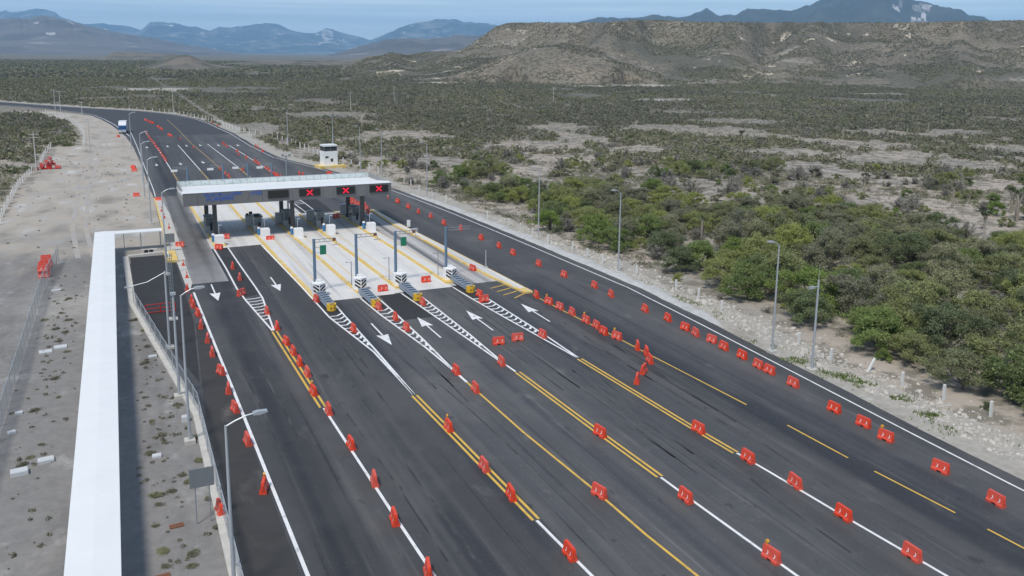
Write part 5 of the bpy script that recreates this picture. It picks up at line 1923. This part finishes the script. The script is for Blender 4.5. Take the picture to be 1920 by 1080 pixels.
def in_view(x, y, m=0.08):
    d = np.stack([x, y, np.full(np.shape(x), -27.0)], -1) @ CRn
    u, v = d[..., 0] / d[..., 2] * 1600 + 960, d[..., 1] / d[..., 2] * 1600 + 400
    return (d[..., 2] > 5) & (u > -1920 * m) & (u < 1920 * (1 + m)) & (v < 1080 * (1 + m) + 60)


def clear_of_works(x, y):
    """true where scrub may grow: beyond the verge on the right, beyond the track on the left, beyond the bend"""
    er = np.interp(y, EY, EX)
    right = (x > er + 6.5 + 2.5 * np.clip((120 - y) / 100, 0, 1)) & (y < 311)
    left = (x < np.interp(y, [100, 160, 200, 280, 285, 330, 385, 430], [-60, -20.5, -20.5, -19, -12, -13, -19, -30])) & (y > 128) & (y < 436)
    bx = np.array([r[0] for r in fr])
    by = np.array([r[1] for r in fr])
    order = np.argsort(bx)
    beyond = (y >= 311) & (y > np.interp(x, bx[order], by[order]) + 9) & (x < 36) | (y >= 311) & (x >= 40)
    return right | left | beyond


def clumps(rg, n, w, h, rad, leaves, size, z0, flat=0.6, shell=0.5):
    """leaf triangles gathered in clumps through the volume of a crown"""
    th = rg.uniform(0, 2 * PI, n)
    cz = rg.uniform(0.0, 1.0, n)
    rr = np.sqrt(rg.uniform(shell ** 2 * .3, 1, n)) * np.sqrt(np.clip(1.05 - cz ** 2.2, 0.05, 1))
    lob = 1 + 0.32 * np.sin(th * 2 + rg.uniform(0, 6)) + 0.26 * np.sin(th * 3 + rg.uniform(0, 6))
    c = np.stack([rr * np.cos(th) * w / 2 * lob, rr * np.sin(th) * w / 2 * lob, z0 + cz * (h - z0 - rad * .5)], -1)
    cr = rg.uniform(0.6, 1.25, n) * rad
    k = rg.integers(0, n, leaves)
    d = rg.normal(size=(leaves, 3))
    d /= np.linalg.norm(d, axis=1)[:, None]
    p = c[k] + d * (cr[k] * np.abs(rg.normal(0.55, 0.36, leaves)))[:, None] * np.array([1, 1, flat])
    p[:, 2] = np.maximum(p[:, 2], 0.06)
    a = rg.normal(size=(leaves, 3)) + np.array([0, 0, 0.0])
    a /= np.linalg.norm(a, axis=1)[:, None]
    b = np.cross(a, rg.normal(size=(leaves, 3)))
    b /= np.linalg.norm(b, axis=1)[:, None] + 1e-6
    s = (size * rg.uniform(0.6, 1.4, leaves))[:, None]
    tri = np.stack([p - a * s * .6 - b * s * .28, p - a * s * .6 + b * s * .28 , p + a * s * .75], 1)
    return tri.reshape(-1, 3), c


def stems(rg, c, z0, r0, n=7):
    b = MB()
    top = []
    base = (0, 0, -0.1)
    fork = Vector((rg.uniform(-.2, .2), rg.uniform(-.2, .2), z0 * .5))
    b.cyl(base, fork, r0, r0 * .8, 6)
    for k in rg.choice(len(c), min(n, len(c)), replace=False):
        e = Vector(c[k])
        mid = fork.lerp(e, .5) + Vector((rg.uniform(-.2, .2), rg.uniform(-.2, .2), rg.uniform(0, .3)))
        b.cyl(fork, mid, r0 * .6, r0 * .38, 5)
        b.cyl(mid, e, r0 * .38, r0 * .12, 4)
    return b


def crown_kind(kind, seed, leafm):
    rg = np.random.default_rng(seed)
    if kind == 'tree':
        w_, h_ = rg.uniform(5.6, 7.4), rg.uniform(3.9, 5.0)
        tri, c = clumps(rg, 52, w_, h_, 0.78, 14000, 0.17, 0.9, 0.62)
        st = stems(rg, c, 1.3, 0.16, 12)
    elif kind == 'shrub':
        w_, h_ = rg.uniform(2.3, 3.3), rg.uniform(1.4, 2.1)
        tri, c = clumps(rg, 22, w_, h_, 0.40, 3600, 0.15, 0.3, 0.75)
        st = stems(rg, c, 0.5, 0.06, 7)
    else:
        w_, h_ = rg.uniform(2.8, 4.2), rg.uniform(2.0, 3.0)
        tri, c = clumps(rg, 26, w_, h_, 0.45, 900, 0.16, 0.4, 0.8)
        st = stems(rg, c, 0.5, 0.07, 14)
        # bare twigs: thin long triangles fanning upwards and outwards
        n = 2600
        k = rg.integers(0, len(c), n)
        o_ = c[k] * rg.uniform(0.15, 0.9, n)[:, None]
        d = c[k] * 0.35 + rg.normal(size=(n, 3)) * 0.6 + np.array([0, 0, .45])
        d /= np.linalg.norm(d, axis=1)[:, None]
        side = np.cross(d, rg.normal(size=(n, 3)))
        side /= np.linalg.norm(side, axis=1)[:, None]
        L = rg.uniform(.35, .9, n)[:, None]
        tw = np.stack([o_ - side * .022, o_ + side * .022, o_ + d * L], 1).reshape(-1, 3)
        tri = np.concatenate([tri, tw])
    nm = {'tree': 'tree', 'shrub': 'shrub', 'twiggy': 'bare_shrub'}[kind]
    return np_mesh(nm + '_crown', tri, 3, [leafm]), st.mesh(nm + '_trunk', [M['bark'] if kind != 'twiggy' else M['bark_pale']])


TREES = {'green': [crown_kind('tree', s, M['leaf_green']) for s in (1, 2, 3)], 'olive': [crown_kind('tree', s, M['leaf_olive']) for s in (4, 5, 6)], 'grey': [crown_kind('tree', s, M['leaf_grey']) for s in (7, 8)]}
SHRUBS = {'green': [crown_kind('shrub', s, M['leaf_green']) for s in (11, 12)], 'olive': [crown_kind('shrub', s, M['leaf_olive']) for s in (13, 14, 15)], 'grey': [crown_kind('shrub', s, M['leaf_grey']) for s in (16, 17)],
          'bare': [crown_kind('twiggy', s, M['twig_grey']) for s in (18, 19, 20)]}


def plant(kind, tone, x, y, sc, label, group, cat, z=-0.06):
    cm, sm = random.choice((TREES if kind == 'tree' else SHRUBS)[tone])
    nm = {'tree': 'mesquite_tree', 'shrub': 'shrub', 'bare': 'bare_shrub'}[kind if tone != 'bare' else 'bare']
    t = thing(nm, label, cat, (x, y, z), random.uniform(0, 2 * PI), group)
    t.scale = (sc, sc, sc * random.uniform(.88, 1.12))
    c = link('crown', cm, t)
    s = link('trunk', sm, t)
    return t


placed = []
def free(x, y, r):
    for (a, b, q) in placed:
        if abs(a - x) < r + q and (a - x) ** 2 + (b - y) ** 2 < (0.8 * (r + q)) ** 2:
            return False
    return True

SIDE = lambda x, y: ('beside the right verge posts' if x < float(np.interp(y, EY, EX)) + 16 else 'deep in the thicket' if math.hypot(x, y) < 165 else 'at the open sandy edge')
TONE = {'green': 'fresh green', 'olive': 'olive green', 'grey': 'grey green', 'bare': 'leafless grey'}
nt_, ns_ = 0, 0
# a few trees read off the photograph's verge: (x, y, scale, tone)
for x, y, sc, tn in ((66.5, 57.5, 1.1, 'green'), (70.5, 53.0, 1.1, 'green'), (74.5, 47.5, 1.15, 'olive'), (80.5, 51, 1.2, 'olive'), (74, 60, 1.15, 'olive'), (66, 66.5, .95, 'green'), (70.5, 70, 1.1, 'green'), (66.5, 76.5, 1.0, 'green'),
                      (72, 77, 1.1, 'olive'), (66.5, 90, .85, 'green'), (69.5, 99, .9, 'green'), (65, 104.5, .8, 'green'), (65.5, 111, .9, 'green'), (62.9, 121, .75, 'green'), (66.5, 126.5, .9, 'green'), (72, 131, .8, 'olive'),
                      (77.5, 146, .7, 'olive'), (62.5, 172, .75, 'green'), (79, 43, 1.2, 'olive')):
    plant('tree', tn, x, y, sc, f'{TONE[tn]} mesquite tree beside the right verge posts', f'{TONE[tn]} trees by the verge', 'tree')
    placed.append((x, y, 2.6 * sc))
    nt_ += 1
tries = 0
while nt_ < 290 and tries < 14000:
    tries += 1
    d = math.sqrt(random.uniform(62 ** 2, 225 ** 2))
    a = random.uniform(0.14, 1.22)
    x, y = d * math.sin(a), d * math.cos(a)
    if x < float(np.interp(y, EY, EX)) + 11 or not bool(in_view(np.array(x), np.array(y), .12)) or not bool(clear_of_works(np.array(x), np.array(y))):
        continue
    nz = float(fbm(np.array([x / 26.0]), np.array([y / 26.0]), 71, 3)[0])
    if d > 150 and nz < -0.38 + (d - 150) / 190 or d <= 150 and nz < -0.62:
        continue
    if any((x - cx) ** 2 + (y - cy) ** 2 < (r + 2.2) ** 2 for cx, cy, r in CLEAR):
        continue
    sc = random.uniform(.55, 1.12) * (1.0 if d < 140 else .85)
    if not free(x, y, 2.2 * sc):
        continue
    q = random.random()
    near = x < float(np.interp(y, EY, EX)) + 22
    tn = ('green' if q < .5 else 'olive' if q < .9 else 'grey') if near else ('green' if q < .14 else 'olive' if q < .66 else 'grey')
    plant('tree', tn, x, y, sc, f'{TONE[tn]} mesquite tree {SIDE(x, y)} right of the road', f'{TONE[tn]} trees {SIDE(x, y)}', 'tree')
    placed.append((x, y, 2.2 * sc))
    nt_ += 1
tries = 0
while ns_ < 285 and tries < 12000:
    tries += 1
    d = math.sqrt(random.uniform(60 ** 2, 235 ** 2))
    a = random.uniform(0.10, 1.12)
    x, y = d * math.sin(a), d * math.cos(a)
    if x < float(np.interp(y, EY, EX)) + 7.5 or not bool(in_view(np.array(x), np.array(y), .05)) or not bool(clear_of_works(np.array(x), np.array(y))):
        continue
    if any((x - cx) ** 2 + (y - cy) ** 2 < (r * .8) ** 2 for cx, cy, r in CLEAR):
        continue
    sc = random.uniform(.6, 1.25)
    if x < float(np.interp(y, EY, EX)) + 10:
        sc *= .5
    if not free(x, y, 1.0 * sc):
        continue
    tn = random.choices(['green', 'olive', 'grey', 'bare'], [2, 4, 3, 4])[0]
    plant('shrub', tn, x, y, sc, f'{TONE[tn]} {"low bush" if sc < .8 else "bush"} {SIDE(x, y)} right of the road', f'{TONE[tn]} bushes {SIDE(x, y)}', 'bush')
    placed.append((x, y, 1.0 * sc))
    ns_ += 1

# yuccas: pale trunk, drooping dry skirt, spiky heads
def yucca(seed, heads, h):
    rg = np.random.default_rng(seed)
    tb, leaf, dry = MB(), [], []
    tips = []
    fork = Vector((0, 0, h * (.55 if heads > 1 else 1)))
    tb.cyl((0, 0, -.1), fork, .2, .15, 7)
    for k in range(heads):
        e = fork + (Vector((math.cos(k * 2.4 + seed) * .55, math.sin(k * 2.4 + seed) * .55, h * rg.uniform(.3, .45))) if heads > 1 else Vector((0, 0, .01)))
        if heads > 1:
            tb.cyl(fork, e, .13, .11, 6)
        tips.append(e)
    for e in tips:
        for q in range(90):
            d = Vector(rg.normal(size=3))
            d.z = abs(d.z) * .9 - .25 if q > 25 else -abs(d.z) - .4
            d.normalize()
            sd = d.orthogonal().normalized() * .045
            L = rg.uniform(.42, .66)
            (leaf if q > 25 else dry).extend([e - sd, e + sd, e + d * L * (1 if q > 25 else .8)])
    return (tb.mesh('yucca_trunk', [M['yucca_dry']]), np_mesh('yucca_leaves', np.array([tuple(v) for v in leaf]), 3, [M['yucca_leaf']]), np_mesh('yucca_skirt', np.array([tuple(v) for v in dry]), 3, [M['yucca_dry']]))

YU = [yucca(1, 1, 3.6), yucca(2, 3, 3.4), yucca(3, 5, 3.0), yucca(4, 2, 4.2)]
YP = [(61.2, 161.8, 1, .9), (138.8, 141.2, 2, 1.3), (143.6, 131.4, 1, 1.2), (144.1, 110.5, 0, 1.2), (143.1, 96.7, 3, 1.3), (130.9, 94.0, 2, 1.0), (149.5, 102.4, 1, 1.4), (81.2, 105.1, 0, 1.0), (146, 99, 0, 1.25), (218.8, 288.8, 0, 1.2), (191.2, 228.6, 2, 1.2), (65.4, 290.9, 1, 1.3),
      (71.8, 322.5, 1, 1.4), (391.5, 348.5, 0, 1.6), (229.5, 221.4, 0, 1.3), (240.7, 255.4, 1, 1.3), (264.1, 224.3, 3, 1.3), (281.8, 229.8, 0, 1.3), (321.9, 256.2, 1, 1.4), (476.5, 351.1, 0, 1.6), (207.1, 223.2, 0, 1.2), (300.7, 455.1, 1, 1.8), (282.1, 207.6, 0, 1.2)]
for i, (x, y, k, sc) in enumerate(sorted(YP, key=lambda p: math.hypot(p[0], p[1]))):
    lab = f'{["single-headed", "three-headed", "many-headed", "forked"][k]} yucca with spiky crown in the scrub, {nth(i)} from the camera'
    t = thing('yucca_tree', lab, 'yucca', (x, y, -.06), random.uniform(0, 6), 'yuccas in the scrub')
    t.scale = (sc, sc, sc)
    link('trunk', YU[k][0], t)
    link('crown', YU[k][1], t)
    link('dry_skirt', YU[k][2], t)

# weeds on the gravel
wt_ = [np_mesh('weed', clumps(np.random.default_rng(90 + i), 7, .42, .24, .27, 900, .08, .03, .45)[0], 3, [M['leaf_grey'] if i == 1 else M['dry_weed']]) for i in range(3)]
WEEDS = [(-6.9, 64.3), (-6.4, 66.3), (-7.3, 84.7), (-7.2, 89.4), (-6.6, 90.8), (-7.6, 82.0), (-7.6, 73.2), (-5.9, 97.9), (-8.2, 98.9), (-7.8, 106.2), (-6.2, 106.7), (0.2, 95.3), (1.1, 91.1), (1.2, 85.8), (0.8, 81.2), (0.4, 73.9), (0.5, 72.6), (0.9, 70.7), (0.9, 67.4), (2.8, 69.9), (2.7, 71.7),
         (2.2, 47.4), (2.3, 46.2), (0.6, 48.4), (0.9, 46.8), (3.0, 56.4), (2.5, 56.3), (0.8, 54.0), (0.6, 55.2), (3.8, 53.4), (0.7, 51.4), (3.5, 59.1), (0.5, 61.7), (0.4, 62.7), (1.7, 64.5), (-9.0, 73.3), (-7.3, 63.4), (-5.8, 75.4), (-5.9, 87.2), (3.8, 49.7), (2.5, 57.4), (1.7, 55.4), (3.7, 63.1), (-6.1, 93.5), (-7.0, 95.2), (-6.9, 101), (-7.7, 78), (-6.5, 80)]
for x, y in WEEDS:
    o = link('weed', random.choice(wt_), None, (x + random.uniform(-.2, .2), y, -.03), random.uniform(0, 6))
    s = random.uniform(.45, 1.2)
    o.scale = (s * 1.2, s, s * .8)
    sd = 'left' if x < -3 else 'right'
    tag(o, f'small dry weed on the gravel {sd} of the white walkway', 'weed', f'weeds {sd} of the walkway')

# ---- ground cover that nobody could count
def scrub_field(name, X, Yc, r, ntri, size, m, zb=None, kind='stuff'):
    n = len(X)
    zb = np.full(n, -.06) if zb is None else zb
    d = rng.normal(size=(n, ntri, 3))
    d /= np.linalg.norm(d, axis=2)[:, :, None]
    d[:, :, 2] = np.abs(d[:, :, 2])
    rad = r[:, None] * rng.uniform(.45, 1.0, (n, ntri))
    p = np.stack([X, Yc, zb], -1)[:, None, :] + d * rad[:, :, None] * np.array([1.05, 1.05, .95])
    a = rng.normal(size=(n, ntri, 3))
    a /= np.linalg.norm(a, axis=2)[:, :, None]
    b = np.cross(a, rng.normal(size=(n, ntri, 3)))
    b /= np.linalg.norm(b, axis=2)[:, :, None]
    s = (r[:, None] * size * rng.uniform(.6, 1.3, (n, ntri)))[:, :, None]
    tri = np.stack([p - a * s - b * s * .6, p - a * s + b * s * .6, p + a * s], 2).reshape(-1, 3)
    o = link(name, np_mesh(name, tri, 3, [m]))
    o['kind'] = kind
    return o


def scatter(n, d0, d1, a0, a1, macro=26.0, thr=-.25, seed=81, clear=True):
    d = np.sqrt(rng.uniform(d0 ** 2, d1 ** 2, n))
    a = rng.uniform(a0, a1, n)
    x, y = d * np.sin(a), d * np.cos(a)
    ok = in_view(x, y, .07) & clear_of_works(x, y) & (fbm(x / macro, y / macro * .7, seed, 4) > thr)
    x, y = x[ok], y[ok]
    if clear:
        keep = np.ones(len(x), bool)
        for cx, cy, r in CLEAR:
            keep &= (x - cx) ** 2 + (y - cy) ** 2 > (r * rng.uniform(.75, 1.15, len(x))) ** 2
        x, y = x[keep], y[keep]
    return x, y

x1, y1 = scatter(26000, 90, 235, -.3, 1.13, 12, -.08)
o1 = scrub_field('low_scrub', x1, y1, rng.uniform(.2, .95, len(x1)), 30, .17, M['scrub'])
tag(o1, 'low grey green scrub between the trees and bushes', 'scrub', kind='stuff')
x2, y2 = scatter(30000, 225, 430, -.3, 1.13, 24, -.42)
o2 = scrub_field('scrub', x2, y2, rng.gamma(4, .24, len(x2)).clip(.3, 2.3), 36, .24, M['scrub'])
tag(o2, 'dense grey green desert scrub in the middle distance', 'scrub', kind='stuff')
x3, y3 = scatter(85000, 420, 1000, -.3, 1.13, 50, -.55)
o3 = scrub_field('far_scrub', x3, y3, rng.gamma(5, .22, len(x3)).clip(.4, 2.4), 20, .30, M['scrub'])
tag(o3, 'dark scrub covering the plain up to the mesa', 'scrub', kind='stuff')
x4, y4 = scatter(60000, 980, 2600, -.35, .30, 140, -.6, clear=False)
o4 = scrub_field('plain_scrub', x4, y4, rng.uniform(1.6, 3.4, len(x4)), 9, .5, M['scrub'])
tag(o4, 'dark scrub of the far plain before the mountains', 'scrub', kind='stuff')
x6, y6 = scatter(60000, 100, 620, -.3, 1.13, 18, -.75, clear=False)
o6 = scrub_field('small_plants', x6, y6, rng.uniform(.10, .42, len(x6)), 9, .36, M['scrub'])
tag(o6, 'small dry plants dotting the pale soil between the scrub', 'small plants', kind='stuff')
xa, ya = np.concatenate([rng.normal(-6.9, 1.1, 120), rng.normal(1.6, .9, 120), rng.uniform(-17, 3, 120)]), np.concatenate([rng.uniform(40, 118, 120), rng.uniform(36, 98, 120), rng.uniform(125, 260, 120)])
ok = (xa > -9.2) & ((xa < -4.6) | (xa > -.4)) & (xa < 3.7) & ((xa < 0) | (ya < 101 - 8 * np.clip(xa, 0, 9))) | (ya > 136) & (xa < 3)
o7 = scrub_field('dry_weeds', xa[ok], ya[ok], rng.uniform(.06, .24, int(ok.sum())), 22, .4, M['dry_weed'], np.full(int(ok.sum()), -.03))
tag(o7, 'tiny dry weeds scattered over the gravel and dirt', 'weeds', kind='stuff')
# scrub on the mesa
nm_ = 70000
ri, ci = rng.integers(0, 92, nm_), rng.integers(0, len(mx) - 60, nm_)
fr_, fc_ = rng.uniform(0, 1, nm_)[:, None], rng.uniform(0, 1, nm_)[:, None]
pt = (mesaP[ri, ci] * (1 - fc_) + mesaP[ri, ci + 1] * fc_) * (1 - fr_) + (mesaP[ri + 1, ci] * (1 - fc_) + mesaP[ri + 1, ci + 1] * fc_) * fr_
ok = (fbm(pt[:, 0] / 45, pt[:, 1] / 45, 91, 4) > -.15) & (pt[:, 2] > .5)
pt = pt[ok]
o5 = scrub_field('mesa_scrub', pt[:, 0], pt[:, 1], rng.uniform(.6, 1.7, len(pt)), 7, .5, M['scrub'], pt[:, 2])
tag(o5, 'scattered dark scrub on the slopes and top of the mesa', 'scrub', kind='stuff')

# rubble and grass on the right verge
def rubble(n, seed):
    rg = np.random.default_rng(seed)
    y = rg.uniform(28, 180, n) ** 1.0
    y = 28 + (y - 28) * rg.uniform(.25, 1, n)
    e = np.interp(y, EY, EX)
    x = e + 3.2 + np.abs(rg.normal(2.0, 1.5, n))
    s = rg.gamma(1.6, .06, n).clip(.04, .5)
    base = np.array([(1, 0, 0), (0, 1, 0), (-1, 0, 0), (0, -1, 0), (.5, .5, .7), (-.5, .4, .75), (0, -.6, .7)])
    F = [(0, 1, 4), (1, 2, 5), (1, 5, 4), (2, 3, 6), (2, 6, 5), (3, 0, 6), (0, 4, 6), (4, 5, 6)]
    v = base[None] * rg.uniform(.6, 1.25, (n, 7, 3)) * s[:, None, None] * np.array([1, 1, .8])
    ang = rg.uniform(0, 6.28, n)
    c_, s_ = np.cos(ang)[:, None], np.sin(ang)[:, None]
    vx, vy = v[:, :, 0] * c_ - v[:, :, 1] * s_, v[:, :, 0] * s_ + v[:, :, 1] * c_
    v = np.stack([vx + x[:, None], vy + y[:, None], v[:, :, 2] - .04], -1)
    tri = v[:, np.array(F).ravel()].reshape(-1, 3)
    return np_mesh('rubble', tri, 3, [M['rubble']])

o = link('rubble', rubble(5200, 5))
tag(o, 'pale broken stones strewn along the right verge', 'rubble', kind='stuff')
rk = np.random.default_rng(8)
gx, gy = [], []
for cy, dx, n_, sp in ((61, 1.6, 500, 1.2), (57.5, 2.4, 700, 1.6), (53, 3.4, 900, 1.8), (48.5, 4.2, 1100, 1.8), (44, 4.3, 1000, 1.6), (40, 4.6, 800, 1.4), (36.5, 3.0, 900, 1.5), (34, 2.4, 700, 1.4), (82, 3.2, 300, 2.0), (75, 3.6, 400, 2.0)):
    yy = rk.normal(cy, sp * 1.5, n_)
    gx += list(np.interp(yy, EY, EX) + dx + rk.normal(0, .9, n_) * rk.uniform(.3, 1, n_))
    gy += list(yy)
gx, gy = np.array(gx), np.array(gy)
n_ = len(gx)
hgt = rk.uniform(.10, .34, n_)
aa = rk.uniform(0, 6.28, n_)
w3 = np.stack([np.cos(aa), np.sin(aa), 0 * aa], -1) * .045
bp = np.stack([gx, gy, np.full(n_, -.02)], -1)
thin = fbm(gx / 1.7, gy / 1.7, 55, 3) > .12
gx, gy, hgt, w3, bp = gx[thin], gy[thin], hgt[thin], w3[thin], bp[thin]
n_ = len(gx)
tip = bp + np.stack([rk.normal(0, .1, n_), rk.normal(0, .1, n_), hgt], -1)
o = link('grass', np_mesh('grass', np.stack([bp - w3, bp + w3, tip], 1).reshape(-1, 3), 3, [M['grass']]))
tag(o, 'fresh green grass tufts on the right verge', 'grass', kind='stuff')

# ------------------------------------------------------------------ haze: one box of thin even air round everything
hz = bpy.data.materials.new('haze')
hz.use_nodes = True
hn = hz.node_tree.nodes
hn.remove(hn['Principled BSDF'])
pv = hn.new('ShaderNodeVolumePrincipled')
pv.inputs['Color'].default_value = (0.37, 0.67, 1.0, 1)
pv.inputs['Density'].default_value = 4.8e-5
pv.inputs['Anisotropy'].default_value = -0.1
hz.node_tree.links.new(pv.outputs['Volume'], hn['Material Output'].inputs['Volume'])
mb = MB()
mb.box(0, 18500, -3.0, 73000, 43400, 1700)
o = obj('haze', mb, hz)
o['kind'] = 'stuff'
